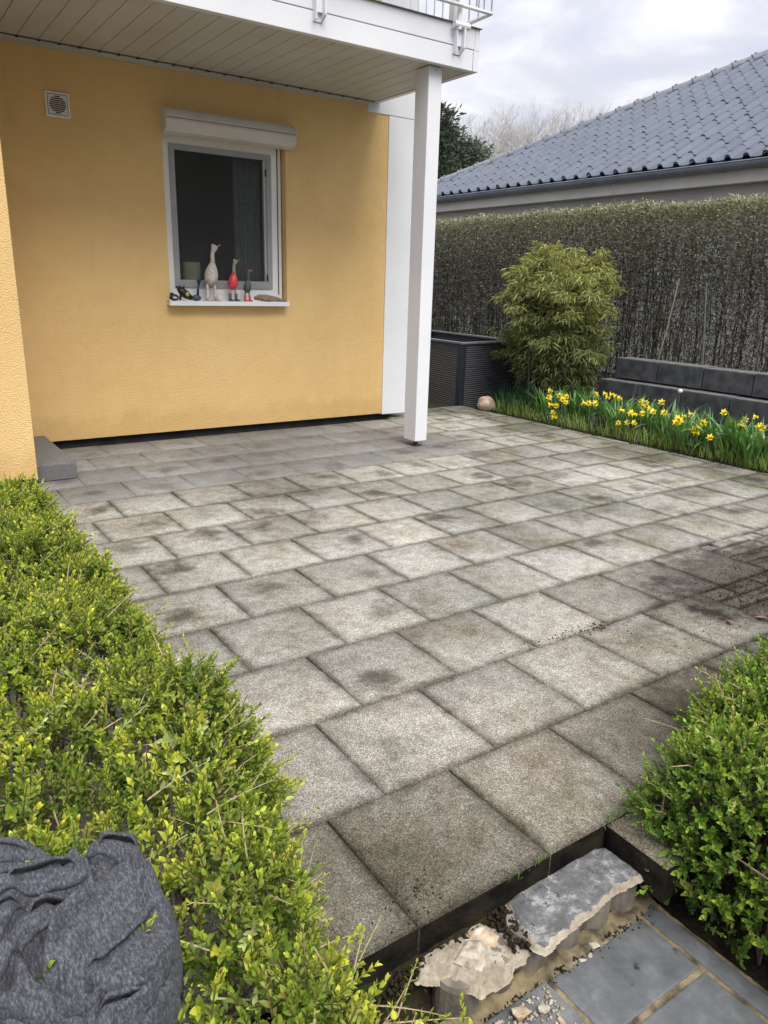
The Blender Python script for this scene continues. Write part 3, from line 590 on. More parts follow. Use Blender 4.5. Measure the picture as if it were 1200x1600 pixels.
# ================================================================== LOWER STEP: palisades, copings, rubble
i_pal = ['leftmost concrete palisade stub, half under the leaves', 'second concrete palisade stub from the left, under the broken pale mortar', 'third concrete palisade stub, at the left end of the grey coping', 'fourth concrete palisade stub, under the middle of the grey coping', 'fifth concrete palisade stub, under the middle-right of the grey coping', 'rightmost concrete palisade stub, by the dark paving corner']
for k, x in enumerate((.068, .168, .275, .385, .49, .592)):
    t = -.075 if k > 1 else -.088
    mb = MB(); n = 22; r = .052
    mb.tube([(x-.012, -.468, -.2), (x-.012, -.468, t-.012), (x-.012, -.468, t)], [r, r, r-.004], n); mb.build('palisade_stub', 'palisade_concrete', smooth=False)
    tag(bpy.context.scene.objects[-1] if False else mb and COL.objects[-1], i_pal[k], 'palisade', 'concrete palisades under the step')
def rough_slab(name, outline, z0, z1, material, seed, edge=.008, zr=.003, lab=None, cat=None, pale=None, dome=0., st=.0026):
    """irregular slab as a fine height field with steep ragged sides"""
    o_ = np.array(outline); x0, y0 = o_.min(0)-.02; x1, y1 = o_.max(0)+.02; gx, gy = np.meshgrid(np.arange(x0, x1, st), np.arange(y0, y1, st), indexing='ij')
    dm = np.full(gx.shape, 1e9); ins = np.zeros(gx.shape, bool)
    for i in range(len(o_)):
        a, b_ = o_[i], o_[(i+1) % len(o_)]; dx, dy = b_-a; t_ = np.clip(((gx-a[0])*dx+(gy-a[1])*dy)/(dx*dx+dy*dy), 0, 1); dm = np.minimum(dm, np.hypot(gx-a[0]-t_*dx, gy-a[1]-t_*dy)); ins ^= ((a[1] > gy) != (b_[1] > gy)) & (gx < (b_[0]-a[0])*(gy-a[1])/(b_[1]-a[1]+1e-12)+a[0])
    sd_ = np.where(ins, dm, -dm)+edge*.45*vnoise(gx*45, gy*45, seed)+edge*.22*vnoise(gx*110, gy*110, seed+3)
    top = z1+zr*vnoise(gx*28, gy*28, seed+1)+zr*.6*vnoise(gx*95, gy*95, seed+2)+zr*.3*vnoise(gx*230, gy*230, seed+5)-.006*np.clip(1-sd_/.010, 0, 1)**2+dome*np.clip(sd_/.03, 0, 1)
    f_ = np.clip((sd_+st)/st, 0, 1); z = z0+(top-z0)*f_; nx_, ny_ = gx.shape; idx = np.arange(nx_*ny_).reshape(nx_, ny_); F = np.stack([idx[:-1, :-1], idx[1:, :-1], idx[1:, 1:], idx[:-1, 1:]], -1); m_ = sd_ > -st*1.6; kf = m_[:-1, :-1] | m_[1:, :-1] | m_[1:, 1:] | m_[:-1, 1:]; sdf = sd_[:-1, :-1][kf]; xf = gx[:-1, :-1][kf]; yf = gy[:-1, :-1][kf]; F = F[kf]
    u_ = np.unique(F); rm = np.zeros(nx_*ny_, int); rm[u_] = np.arange(len(u_))
    mids = None if not pale else np.where(sdf < -.001+.005*vnoise(xf*60, yf*60, seed+7)+.007*(yf < -.49), 1, 0)
    o = npmesh(name, np.stack([gx, gy, z], -1).reshape(-1, 3)[u_], rm[F], [material, pale] if pale else material, smooth=True, mids=mids)
    if lab: tag(o, lab, cat)
    return o
rough_slab('mortar_coping', [(.262, -.402), (.36, -.385), (.45, -.395), (.54, -.388), (.612, -.402), (.628, -.44), (.622, -.49), (.600, -.528), (.50, -.520), (.40, -.532), (.30, -.540), (.236, -.552), (.222, -.53)], -.077, -.066, 'mortar_residue', 21, .006, .0018, pale='mortar', lab='long slate-grey mortar coping with a ragged pale edge lying on the palisade stubs', cat='coping')
rough_slab('mortar_bed', [(.005, -.40), (.06, -.385), (.15, -.375), (.185, -.40), (.212, -.46), (.222, -.515), (.17, -.528), (.12, -.545), (.06, -.54), (.02, -.48), (-.03, -.44)], -.098, -.086, 'mortar', 22, .010, .0035, lab='broken beige mortar bed on the two left palisade stubs', cat='mortar')
rough_slab('mortar_lump', [(.135, -.405), (.175, -.41), (.192, -.455), (.165, -.47), (.140, -.45)], -.090, -.080, 'mortar_ochre', 23, .008, .003, dome=.006, lab='brown crumbly lump of mortar between the loose pale plate and the long grey coping', cat='mortar')
rough_slab('mortar_plate', [(.060, -.452), (.115, -.425), (.150, -.448), (.128, -.475), (.097, -.50)], -.084, -.0765, 'mortar_pale', 24, .003, .0007, lab='loose flat cream mortar plate with an ochre stain lying on the broken mortar bed', cat='mortar')
def chunk(x, y, z, s, m, lab, seed, name='mortar_fragment', flat=.6):
    r = random.Random(seed); o = MB(); import bmesh as bm_
    b = bm_.new(); pts = [b.verts.new((x+r.uniform(-1, 1)*s, y+r.uniform(-1, 1)*s*.8, z+r.uniform(0, 1)*s*flat*1.6)) for _ in range(13)]
    res = bm_.ops.convex_hull(b, input=pts); bm_.ops.delete(b, geom=[v for v in b.verts if not v.link_faces], context='VERTS')
    me = bpy.data.meshes.new(name); b.to_mesh(me); b.free(); me.materials.append(M[m]); ob = bpy.data.objects.new(name, me); COL.objects.link(ob)
    bv = ob.modifiers.new('bevel', 'BEVEL'); bv.width = s*.12; bv.segments = 1
    tag(ob, lab, 'rubble', 'mortar rubble below the step'); return ob
G = 'cream mortar crumb among the rubble below the left palisade stubs'
ch = [(.143, -.578, .019, 'mortar_ochre', 'largest ochre and cream fragment below the second palisade stub'), (.128, -.606, .014, 'mortar_pale', 'cream fragment just below the largest ochre fragment'), (.152, -.632, .017, 'mortar_ochre', 'blocky orange-faced fragment at the lower middle of the rubble'),
      (.197, -.598, .015, 'mortar_pale', 'cream fragment lying alone on the slate right of the rubble heap'), (.214, -.634, .010, 'mortar_ochre', 'small elongated tan fragment on the slate near the left sand joint'), (.166, -.670, .013, 'mortar_pale', 'cream fragment at the bottom edge of the picture'),
      (.185, -.690, .012, 'mortar_ochre', 'tan fragment at the bottom edge of the picture'), (.105, -.635, .017, 'mortar_ochre', 'reddish fragment beside the leaves below the first palisade stub')]
for i, (x, y, s, m_, l) in enumerate(ch): chunk(x, y, ZS, s*1.25, m_, l, 40+i)
r = random.Random(5)
P0 = np.array([(1, .2, .1), (-1, 0, 0), (0, .9, 0), (.1, -.8, .1), (0, .2, .9), (0, 0, -.7)], float); F0 = np.array([(0, 2, 4), (2, 1, 4), (1, 3, 4), (3, 0, 4), (2, 0, 5), (1, 2, 5), (3, 1, 5), (0, 3, 5)])
KK = 420; V_, F_ = instance(P0, F0, frames(rng.normal(size=(KK, 3))), np.column_stack([.05+rng.random(KK)**1.3*.20, -.56-rng.random(KK)**1.3*.2, np.full(KK, ZS+.003)]), rng.uniform(.001, .0075, KK))
tag(npmesh('mortar_crumbs', V_, F_, 'mortar_pale'), 'fine cream mortar crumbs scattered below the left palisade stubs', 'rubble', kind='stuff')
for i, (x, y, s) in enumerate([(.37, -.552, .012), (.395, -.556, .010), (.425, -.541, .016)]):
    chunk(x, y, ZS-.002, s, 'mortar_pale', ['left pale flat chip by the foot of the coping on the slate', 'middle pale flat chip by the foot of the coping on the slate', 'right and longest pale flat chip by the foot of the coping'][i], 200+i, 'mortar_chip', .3)
# dark soil crumbs at the riser
Vs = []; P0 = np.array([(1, 0, 0), (-1, 0, 0), (0, 1, 0), (0, -1, 0), (0, 0, 1), (0, 0, -1)], float); F0 = np.array([(0, 2, 4), (2, 1, 4), (1, 3, 4), (3, 0, 4), (2, 0, 5), (1, 2, 5), (3, 1, 5), (0, 3, 5)])
K = 900; px = rng.uniform(-.25, .60, K); py = -.408-np.abs(rng.normal(0, .018, K)); pz = -.088-np.clip((-.40-py), 0, .1)*.35+rng.normal(0, .004, K)
K2 = 260; px2 = rng.normal(.232, .02, K2); py2 = rng.uniform(-.52, -.40, K2); pz2 = np.full(K2, -.082)+rng.normal(0, .005, K2)
K3 = 1500; px3 = rng.normal(2.55, .42, K3); py3 = .30+rng.normal(0, .16, K3)+.18*(px3-2.35); K4 = 70; px4 = rng.normal(1.30, .14, K4); py4 = .43+rng.normal(0, .014, K4)-.0*(px4-1.3); K5 = 60; px5 = rng.normal(1.50, .05, K5); py5 = .40+rng.normal(0, .02, K5)
K6 = 170; px6 = rng.uniform(-.2, 4.5, K6); py6 = rng.uniform(-.35, 4.6, K6)
K7 = 900; px7 = rng.normal(4.83, .03, K7); py7 = rng.uniform(1, 5.1, K7)
K9 = 500; px9 = rng.uniform(-.1, .64, K9); py9 = -.535-np.abs(rng.normal(0, .012, K9)); K8 = 60; px8 = rng.normal(.02, .06, K8); py8 = rng.normal(-.33, .04, K8)
TX = np.concatenate([px, px2, px3, px4, px5, px6, px7, px8, px9]); TY = np.concatenate([py, py2, py3, py4, py5, py6, py7, py8, py9]); TZ = np.concatenate([pz, pz2, np.full(K3+K4+K5+K6, .001), np.full(K7, .0), np.full(K8, .001), np.full(K9, -.172)])
sc = np.concatenate([rng.uniform(.002, .008, K+K2), rng.uniform(.0012, .0045, K3+K4+K5), rng.uniform(.001, .0025, K6), rng.uniform(.003, .012, K7), rng.uniform(.001, .0035, K8), rng.uniform(.001, .005, K9)])
V_, F_ = instance(P0, F0, frames(rng.normal(size=(len(TX), 3))), np.column_stack([TX, TY, TZ]), sc)
tag(npmesh('soil_crumbs', V_, F_, 'soil'), 'dark soil crumbs scattered along the step edge and over the slabs', 'soil', kind='stuff')

# ================================================================== BED, BLOCKS, PLANTER
lb_up = ['upper concrete block at the left end, next to the bamboo', 'second upper concrete block from the bamboo', 'third upper concrete block from the bamboo, behind the daffodils', 'fourth upper concrete block, at the right edge of the picture', 'fifth upper concrete block']
lb_lo = ['lower concrete block at the left end beside the bamboo foot', 'second lower concrete block behind the daffodils', 'third and longest-seen lower concrete block behind the daffodils', 'lower concrete block at the right edge of the picture', 'fifth lower concrete block']
def block(name, x0, x1, y0, y1, z0, z1, lab):
    rz = random.uniform(-.008, .008); z1 += random.uniform(-.006, .004)
    mb = MB(); mb.box(x0+rz, x1+rz, y0+.006, y1-.006, z0, z1-.012); t = mb.build(name, 'anthracite_concrete', bevel=.004); tag(t, lab, 'block', 'anthracite concrete blocks of the low garden wall')
    MB().box(x0+.002+rz, x1+rz, y0+.008, y1-.008, z1-.0115, z1).build('weathered_top', 'concrete_top', t, bevel=.004)
Yb = [4.07, 3.535, 3.005, 2.475, 1.945]
for i in range(4): block('concrete_block', 6.0, 6.22, Yb[i+1], Yb[i], .40, .613, lb_up[i])
Yl = [4.15, 3.66, 3.13, 2.60, 2.07]
for i in range(4): block('concrete_block', 5.86, 6.20, Yl[i+1], Yl[i], -.03, .385, lb_lo[i])
# planter
t = thing('raised_planter', 'anthracite composite raised planter with ribbed boards and a grey rim behind the post', 'planter', (5.3, 6.2, -.12))
zt = .70; A = Vector((4.80, 5.27)); Bq = Vector((5.80, 5.39)); dA = (Bq-A).normalized(); dB = Vector((.06, 1)).normalized(); Lx, Ly = (Bq-A).length, 1.9
def obox(mb, o, u, w, a0, a1, b0, b1, z0, z1):
    P = [o+u*a+w*b_ for a, b_ in ((a0, b0), (a1, b0), (a1, b1), (a0, b1))]; vs = [(p.x, p.y, z0) for p in P]+[(p.x, p.y, z1) for p in P]
    mb.add(vs, [(0, 3, 2, 1), (4, 5, 6, 7), (0, 1, 5, 4), (1, 2, 6, 5), (2, 3, 7, 6), (3, 0, 4, 7)])
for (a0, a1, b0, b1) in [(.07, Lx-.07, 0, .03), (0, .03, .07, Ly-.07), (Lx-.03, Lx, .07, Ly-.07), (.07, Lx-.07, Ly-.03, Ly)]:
    mb = MB(); obox(mb, A, dA, dB, a0, a1, b0, b1, -.15, zt-.02); mb.build('side_board', 'composite_boards_lit' if a1 < .1 else 'composite_boards', t)
for (a, b_) in [(-.004, -.004), (Lx-.076, -.004), (-.004, Ly-.076), (Lx-.076, Ly-.076)]:
    mb = MB(); obox(mb, A, dA, dB, a, a+.08, b_, b_+.08, -.15, zt-.019); mb.build('corner_post', 'composite_post', t, bevel=.004)
mb = MB()
for (a0, a1, b0, b1) in [(-.015, Lx+.015, -.015, .05), (-.015, Lx+.015, Ly-.05, Ly+.015), (-.015, .05, .05, Ly-.05), (Lx-.05, Lx+.015, .05, Ly-.05)]: obox(mb, A, dA, dB, a0, a1, b0, b1, zt-.018, zt+.004)
mb.build('rim', 'rim_grey', t, bevel=.003)
mb = MB(); obox(mb, A, dA, dB, .035, Lx-.035, .035, Ly-.035, .40, .45); mb.build('soil_fill', 'soil', t)
# boulder
n = 20; th = np.linspace(0, 2*np.pi, n, endpoint=False); V_ = []; F_ = []
for i in range(13):
    ph = np.pi*i/12
    for k in range(n):
        q_ = 1+.07*math.sin(3*th[k]+i*.5)+.05*math.sin(5*ph+th[k]*2); V_.append((4.86+.105*q_*math.sin(ph)*math.cos(th[k]), 4.87+.10*q_*math.sin(ph)*math.sin(th[k]), .055+.088*q_*math.cos(ph)))
for i in range(12):
    for k in range(n): F_.append((i*n+k, (i+1)*n+k, (i+1)*n+(k+1) % n, i*n+(k+1) % n))
tag(npmesh('boulder', V_, F_, 'boulder_stone', smooth=True), 'small rounded pinkish boulder at the corner of the bed beside the planter', 'stone')

# strap leaved plants
def strap(r, x, y, z, L, w, az, lean, droop, nseg=7, fold=.25):
    """curved blade from base; returns verts (2*(n+1)... x3) """
    V = []; p = np.array([x, y, z], float); el = np.pi/2-lean; d2 = np.array([math.cos(az), math.sin(az), 0]); side = np.array([-math.sin(az), math.cos(az), 0])
    for i in range(nseg+1):
        t = i/nseg; wi = w*(.55+.45*min(1, t*4))*(1-max(0, (t-.55)/.45)**1.7) + .0006
        d = d2*math.cos(el)+np.array([0, 0, 1])*math.sin(el); nrm = np.cross(side, d)
        V += [p-side*wi/2+nrm*fold*wi*.5, p.copy(), p+side*wi/2+nrm*fold*wi*.5]; p = p+d*L/nseg; el -= droop/nseg*(.4+1.4*t)
        if p[2] < .01: p[2] = .01
    F = []
    for i in range(nseg):
        b_ = 3*i; F += [(b_, b_+1, b_+4, b_+3), (b_+1, b_+2, b_+5, b_+4)]
    return np.array(V), np.array(F)
def strap_clump(name, parent, x, y, n, L, w, spread, lean, droop, c1, c2, seed, material='leaf', zb=-.01):
    r = np.random.default_rng(seed); Vs = []; Fs = []; Cs = []; c = 0
    for i in range(n):
        az = r.uniform(0, 2*np.pi); rr = spread*math.sqrt(r.random())
        v, f = strap(r, x+rr*math.cos(az), y+rr*math.sin(az), zb, L*r.uniform(.65, 1.15), w*r.uniform(.7, 1.2), az+r.normal(0, .6), abs(r.normal(lean, lean*.5)), abs(r.normal(droop, droop*.5)))
        m_ = r.random(); col = np.array(c1)*(1-m_)+np.array(c2)*m_; cc = np.tile(col, (len(v), 1))*np.linspace(.75, 1.1, len(v))[:, None]
        Vs.append(v); Fs.append(f+c); Cs.append(cc); c += len(v)
    return npmesh(name, np.vstack(Vs), np.vstack(Fs), material, parent, np.vstack(Cs), smooth=True)
def flower(parent, x, y, z, s=.028, face=None, seed=0, z0=0):
    r = random.Random(seed); az = face if face is not None else r.uniform(3.3, 5.2); tilt = r.uniform(-.1, .35); D = Vector((math.cos(az)*math.cos(tilt), math.sin(az)*math.cos(tilt), math.sin(tilt)-.1)).normalized()
    a = D.cross(Vector((0, 0, 1))).normalized(); b_ = a.cross(D); c = Vector((x, y, z)); mb = MB(); ph = r.uniform(0, 1)
    for k in range(6):
        t = ph+k*math.pi/3; o_ = a*math.cos(t)+b_*math.sin(t); q_ = a*-math.sin(t)+b_*math.cos(t)
        pts = [c, c+o_*s*.55+q_*s*.30-D*s*.05, c+o_*s*1.1-D*s*r.uniform(-.1, .3), c+o_*s*.55-q_*s*.30-D*s*.05]; mb.add(pts, [(0, 1, 2, 3)], 0)
    mb.tube([c-D*s*.1, c+D*s*.35, c+D*s*.8, c+D*s*.95], [s*.28, s*.30, s*.36, s*.46], 9, cap=False, mi=1)
    mb.tube([c-D*s*.1, c-D*s*.5+Vector((0, 0, -s*.1)), (x-D.x*s*.8, y-D.y*s*.8, z-s*.9), (x-D.x*s*.8+r.uniform(-.02, .02), y-D.y*s*.8+r.uniform(-.02, .02), z0)], [.004, .0035, .003, .003], 5, mi=2)
    mb.build('flower', ['flower_yellow', 'flower_orange', 'grey_green_rod'], parent)
# unprojection of a photo pixel to a real position in the bed (photo 1200x1600)
Cv = np.array([-.814, -1.404, 1.324]); Mw = np.array([r2, u2, fw])
def ray(px, py): return Mw.T@np.array([(px-600)/1173.3, -(py-800)/1173.3, 1.])
def at_x(px, py, X): d = ray(px, py); return Cv+d*(X-Cv[0])/d[0]
def at_z(px, py, z): d = ray(px, py); return Cv+d*(z-Cv[2])/d[2]
fl = [(62, 235), (60, 270), (62, 308), (115, 262), (150, 265), (147, 295), (97, 313), (80, 347), (82, 372), (237, 297), (268, 300), (300, 300), (303, 255), (345, 250), (380, 255), (405, 268), (425, 275), (535, 300), (552, 318), (580, 328), (565, 300), (497, 357), (545, 352), (432, 335), (420, 403), (502, 402), (467, 400), (602, 345), (658, 350), (645, 295), (728, 378), (722, 400), (753, 368), (793, 357), (825, 425), (820, 452), (865, 402), (898, 478), (970, 348), (1035, 410), (1065, 422), (1080, 385), (1130, 372), (1165, 420), (130, 280), (360, 270), (545, 290), (740, 390), (1055, 405), (1150, 425), (485, 350), (815, 440)]
centers = [(72, 'leftmost daffodil clump, nearest the boulder', 5.05), (190, 'daffodil clump under the left half of the bamboo', 5.15), (330, 'daffodil clump below the bamboo\'s right side with a dense row of blooms', 5.2), (450, 'daffodil clump with low single blooms left of the bed\'s middle', 5.05), (560, 'daffodil clump with bright blooms in front of the lower block joint', 5.2), (660, 'daffodil clump with three spaced blooms in the middle of the bed', 5.15), (745, 'daffodil clump with a dense pair of blooms right of the bed\'s middle', 5.05), (835, 'daffodil clump with large low-hanging blooms, second from the bed\'s right end', 4.97), (930, 'sparse daffodil clump with one high bloom near the bed\'s right end', 5.05), (1060, 'daffodil clump with a cluster of four blooms near the right picture edge', 4.98), (1160, 'daffodil clump cut by the right edge of the picture', 4.98)]
cl = {}
for i, (a, b_) in enumerate(fl):
    k = min(range(len(centers)), key=lambda j: abs(centers[j][0]-a)); cl.setdefault(k, []).append((840+a/3.333, 540+b_/3.333))
for k, (cx, lab, X) in enumerate(centers):
    pp = cl.get(k, []); bx = at_x(840+cx/3.333, 600+cx*.03, X); t = thing('daffodil_clump', lab, 'daffodils', (X, bx[1], 0), 'daffodil clumps in the bed')
    strap_clump('leaves', t, X+.03, bx[1], 75, .35, .015, .14, .17, .8, (.07, .18, .05), (.18, .34, .09), 300+k)
    for j, (px_, py_) in enumerate(pp):
        best = min(np.linspace(4.88, 5.45, 20), key=lambda XX: abs(at_x(px_, py_, XX)[2]-.27+.4*abs(XX-X)*0)); P = at_x(px_, py_, best)
        flower(t, P[0], P[1], P[2], random.uniform(.028, .037), seed=k*50+j)
bl = [((215, 250), 5.40, 34, .34, 'broad-leaved clump standing behind the left daffodils under the bamboo'), ((395, 290), 5.42, 26, .34, 'broad-leaved clump with arching leaves beside the lower block\'s left end'), ((560, 290), 5.45, 22, .27, 'broad-leaved clump behind the brightest daffodils before the block joint'), ((705, 320), 5.33, 40, .34, 'tall broad-leaved clump in the middle of the bed'), ((780, 360), 5.30, 26, .32, 'broad-leaved clump right of the tall middle one'), ((955, 420), 5.10, 36, .34, 'bright broad-leaved clump in front of the second lower block joint'), ((1090, 380), 5.25, 32, .34, 'broad-leaved clump behind the right-hand daffodils'), ((1190, 420), 5.10, 30, .30, 'broad-leaved clump cut by the right picture edge'), ((445, 350), 5.25, 20, .22, 'low broad-leaved clump left of the tall middle one')]
for k, ((a, b_), X, n, L, lab) in enumerate(bl):
    P = at_x(840+a/3.333, 540+b_/3.333, X); o = strap_clump('bulb_plant', None, X, P[1], int(n*.95), L*1.28, .048, .06, .50, 1.75, (.085, .20, .065), (.24, .38, .15), 400+k, 'leaf'); tag(o, lab, 'plant', 'broad-leaved bulb plants in the bed')
t = strap_clump('grape_hyacinth', None, 5.12, 4.62, 260, .24, .006, .26, .22, .7, (.03, .085, .03), (.06, .13, .05), 500, 'leaf_dull'); tag(t, 'thin dark blue-green grassy clump beside the boulder', 'plant')
t = strap_clump('iris_clump', None, 5.35, 4.85, 120, .30, .010, .22, .15, .4, (.03, .075, .035), (.05, .12, .05), 501, 'leaf_dull'); tag(t, 'upright dark green clump between the planter and the left daffodils', 'plant')
t = thing('heather', 'small dark purple plant among the daffodils', 'plant', tuple(at_x(945, 645, 5.05)))
hp = at_x(945, 648, 5.05); strap_clump('leaves', t, hp[0], hp[1], 90, .16, .008, .06, .3, .5, (.05, .03, .05), (.10, .06, .10), 503, 'leaf_dull')
P = at_x(1063, 611, 5.5); t = thing('white_tulip', 'single white flower standing above the leaves before the blocks', 'flower', (P[0], P[1], 0))
MB().blob((P[0], P[1], P[2]), (.024, .024, .02), 8).build('bloom', 'flower_white', t, smooth=True); MB().tube([(P[0], P[1], P[2]-.01), (P[0]+.01, P[1], 0)], .003, 5).build('stem', 'grey_green_rod', t)
# turf edge and filler greenery
Vs = []; Fs = []; Cs = []; c = 0; r = np.random.default_rng(77)
for i in range(1900):
    y = r.uniform(1.0, 4.75); x = 4.84+abs(r.normal(0, .16)); x = min(x, 5.7)
    v, f = strap(r, x, y, -.01, r.uniform(.06, .20), r.uniform(.003, .006), r.uniform(0, 6.28), abs(r.normal(.35, .25)), r.uniform(.2, 1.6), 4)
    m_ = r.random(); col = np.array((.09, .19, .03))*(1-m_)+np.array((.30, .38, .09))*m_
    if r.random() < .08: col = np.array((.32, .27, .14))
    Vs.append(v); Fs.append(f+c); Cs.append(np.tile(col, (len(v), 1))); c += len(v)
for i in range(1900):
    y = r.uniform(.6, 5.0); x = r.uniform(4.95, 5.85)
    v, f = strap(r, x, y, -.01, r.uniform(.06, .15), r.uniform(.005, .012), r.uniform(0, 6.28), abs(r.normal(.3, .2)), r.uniform(.2, 1.2), 4)
    m_ = r.random(); col = np.array((.03, .085, .02))*(1-m_)+np.array((.07, .16, .035))*m_
    Vs.append(v); Fs.append(f+c); Cs.append(np.tile(col, (len(v), 1))); c += len(v)
for i in range(260):
    y = r.uniform(-.2, 1.0); x = r.uniform(4.82, 5.8)
    v, f = strap(r, x, y, -.01, r.uniform(.08, .2), .006, r.uniform(0, 6.28), .3, 1., 4); Vs.append(v); Fs.append(f+c); Cs.append(np.tile((.08, .16, .03), (len(v), 1))); c += len(v)
tag(npmesh('bed_grass', np.vstack(Vs), np.vstack(Fs), 'leaf', None, np.vstack(Cs), smooth=True), 'low grass and thin leaves covering the soil of the bed', 'grass', kind='stuff')
# small tufts in the slab joints by the notch
Vs = []; Fs = []; Cs = []; c = 0
for (x0, y0, n, L) in [(.63, -.40, 26, .035), (.36, -.405, 20, .012), (.27, -.41, 12, .012), (1.0, -.02, 8, .02)]:
    for i in range(n):
        v, f = strap(r, x0+r.normal(0, .02), y0+r.normal(0, .004), 0, L*r.uniform(.4, 1.2), .0016, r.uniform(0, 6.28), r.uniform(.4, 1.3), .8, 3); Vs.append(v); Fs.append(f+c); Cs.append(np.tile((.12, .16, .05), (len(v), 1))); c += len(v)
tag(npmesh('joint_weeds', np.vstack(Vs), np.vstack(Fs), 'leaf', None, np.vstack(Cs)), 'tiny grass tufts in the slab joints near the step', 'grass', kind='stuff')

# ---- bamboo
t = thing('bamboo', 'dense feathery clump of yellow-green bamboo between the planter and the blocks', 'bamboo', (5.62, 4.62, 0))
r = np.random.default_rng(12); mb = MB(); LP = []; LD = []; LC = []
for i in range(95):
    a = r.uniform(0, 2*np.pi); rr = .28*math.sqrt(r.random()); bx, by = 5.62+rr*math.cos(a), 4.62+rr*math.sin(a)
    az = a+r.normal(0, .5); h = r.uniform(.55, 1.95) if r.random() < .35 else r.uniform(1.5, 2.05); out = r.uniform(.08, .38)*(1.1 if h > 1.4 else 1.15)
    path = []; NP = 9
    for k in range(NP):
        s = k/(NP-1); z = h*(1-(1-s)**1.5)*(1-.10*s**3); q = out*s**2.2; path.append((bx+q*math.cos(az), by+q*math.sin(az), z*(1-.42*((rr+out)/.70)**2.2*s)))
    mb.tube(path, [.0065-.005*k/(NP-1) for k in range(NP)], 5, cap=False)
    Pn = np.array(path); n = 84
    for j in range(n):
        s = r.uniform(.12, 1)**.75 if r.random() < .8 else r.uniform(.08, 1); f_ = s*(NP-1); k = min(int(f_), NP-2); p = Pn[k]+(Pn[k+1]-Pn[k])*(f_-k)
        ba = r.uniform(0, 2*np.pi) if r.random() < .4 else az+r.normal(0, .9); bl_ = r.uniform(.03, .21)*(1-.35*s); p = p+np.array([math.cos(ba), math.sin(ba), r.uniform(-.2, .35)])*bl_
        for q in range(r.integers(3, 7)):
            fa = ba+r.normal(0, .75); LP.append(p+r.normal(0, .018, 3)); LD.append((math.cos(fa), math.sin(fa), r.uniform(-1.1, .45)))
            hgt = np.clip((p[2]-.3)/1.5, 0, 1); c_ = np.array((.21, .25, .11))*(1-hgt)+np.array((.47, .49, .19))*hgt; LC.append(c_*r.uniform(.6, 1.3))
mb.build('culms', 'culm', t, smooth=True)
D = np.array(LD); D /= np.linalg.norm(D, axis=1, keepdims=True); Fr = frames(D); up_ = np.cross(Fr[:, :, 0], D)
# leaf along local Y -> columns (side, dir, normal)
sd_ = np.cross(D, np.array([0, 0, 1.])); sd_ /= np.linalg.norm(sd_, axis=1, keepdims=True)+1e-9; nn = np.cross(sd_, D); tw = r.normal(0, .6, len(D)); s2 = sd_*np.cos(tw)[:, None]+nn*np.sin(tw)[:, None]; nn = np.cross(s2, D); Mx = np.stack([s2, D, nn], axis=2)
Pl, Fl = leaf_proto(.074, .0095, .1, .25); V_, F_ = instance(Pl, Fl, Mx, np.array(LP), r.uniform(.7, 1.4, len(LP))); print('bamboo leaves', len(LP))
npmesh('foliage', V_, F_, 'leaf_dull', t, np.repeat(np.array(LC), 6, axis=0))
tag(MB().tube([(5.2, 4.56, 0), (5.2, 4.60, .6), (5.2, 4.665, 1.25)], .011, 8).build('garden_stake', 'green_metal'), 'dark green upright plant stake in front of the bamboo', 'stake')
tag(MB().tube([(6.45, 3.25, 0), (6.45, 3.41, 1.42)], .009, 8).build('garden_stake', 'grey_green_rod'), 'thin grey-green rod standing before the hedge above the block wall', 'stake')
tag(MB().tube([(6.4, 3.87, .2), (6.4, 3.83, .58), (6.4, 3.76, 1.0), (6.4, 3.70, 1.45)], .007, 6).build('bamboo_cane', 'cane'), 'slanting pale cane leaning before the hedge above the block wall', 'cane')

# ================================================================== TALL BACKGROUND HEDGE
t = thing('tall_hedge', 'tall clipped grey-green hedge with bare stems and gaps behind the bed', 'hedge', (7.0, 6, 0))
r = np.random.default_rng(31); Y0h, Y1h = 1.9, 10.6
def sticks(n, ylo, yhi, xlo, xhi, hlo, hhi, r0, wob, z0=0., z0r=0.):
    K = n; NP = 6; bx = r.uniform(xlo, xhi, K); by = r.uniform(ylo, yhi, K); zb = z0+r.uniform(0, 1, K)*z0r; h = r.uniform(hlo, hhi, K); P = np.zeros((K, NP, 3)); dx = r.normal(0, wob, (K, NP)).cumsum(1); dy = r.normal(0, wob, (K, NP)).cumsum(1)
    for k in range(NP):
        P[:, k, 0] = np.clip(bx+dx[:, k], 6.6, 7.6); P[:, k, 1] = by+dy[:, k]; P[:, k, 2] = zb+(h-zb)*k/(NP-1)
    rad = r0*(r.uniform(.5, 1.3, K)[:, None])*np.linspace(1, .45, NP)[None]
    tri = np.array([(1, 0), (-.5, .87), (-.5, -.87)]); V = P[:, :, None, :]+np.concatenate([tri, np.zeros((3, 1))], 1)[None, None]*rad[:, :, None, None]
    base = (np.arange(K)*NP*3)[:, None, None]; f = []
    for k in range(NP-1):
        for q in range(3): f.append((k*3+q, k*3+(q+1) % 3, (k+1)*3+(q+1) % 3, (k+1)*3+q))
    return V.reshape(-1, 3), (np.array(f)[None]+base).reshape(-1, 4)
parts = [sticks(340, Y0h, Y1h, 6.78, 7.45, 1.7, 2.22, .009, .035), sticks(500, Y0h, Y1h, 6.68, 7.5, 1.2, 2.27, .0036, .10, .1, 1.8), sticks(2600, Y0h, Y1h, 6.66, 7.4, .6, 2.15, .0028, .16, .0, 1.9)]
V_ = np.vstack([p[0] for p in parts]); o_ = 0; Fs = []
for p in parts: Fs.append(p[1]+o_); o_ += len(p[0])
npmesh('stems', V_, np.vstack(Fs), 'hedge_stem', t, smooth=True)
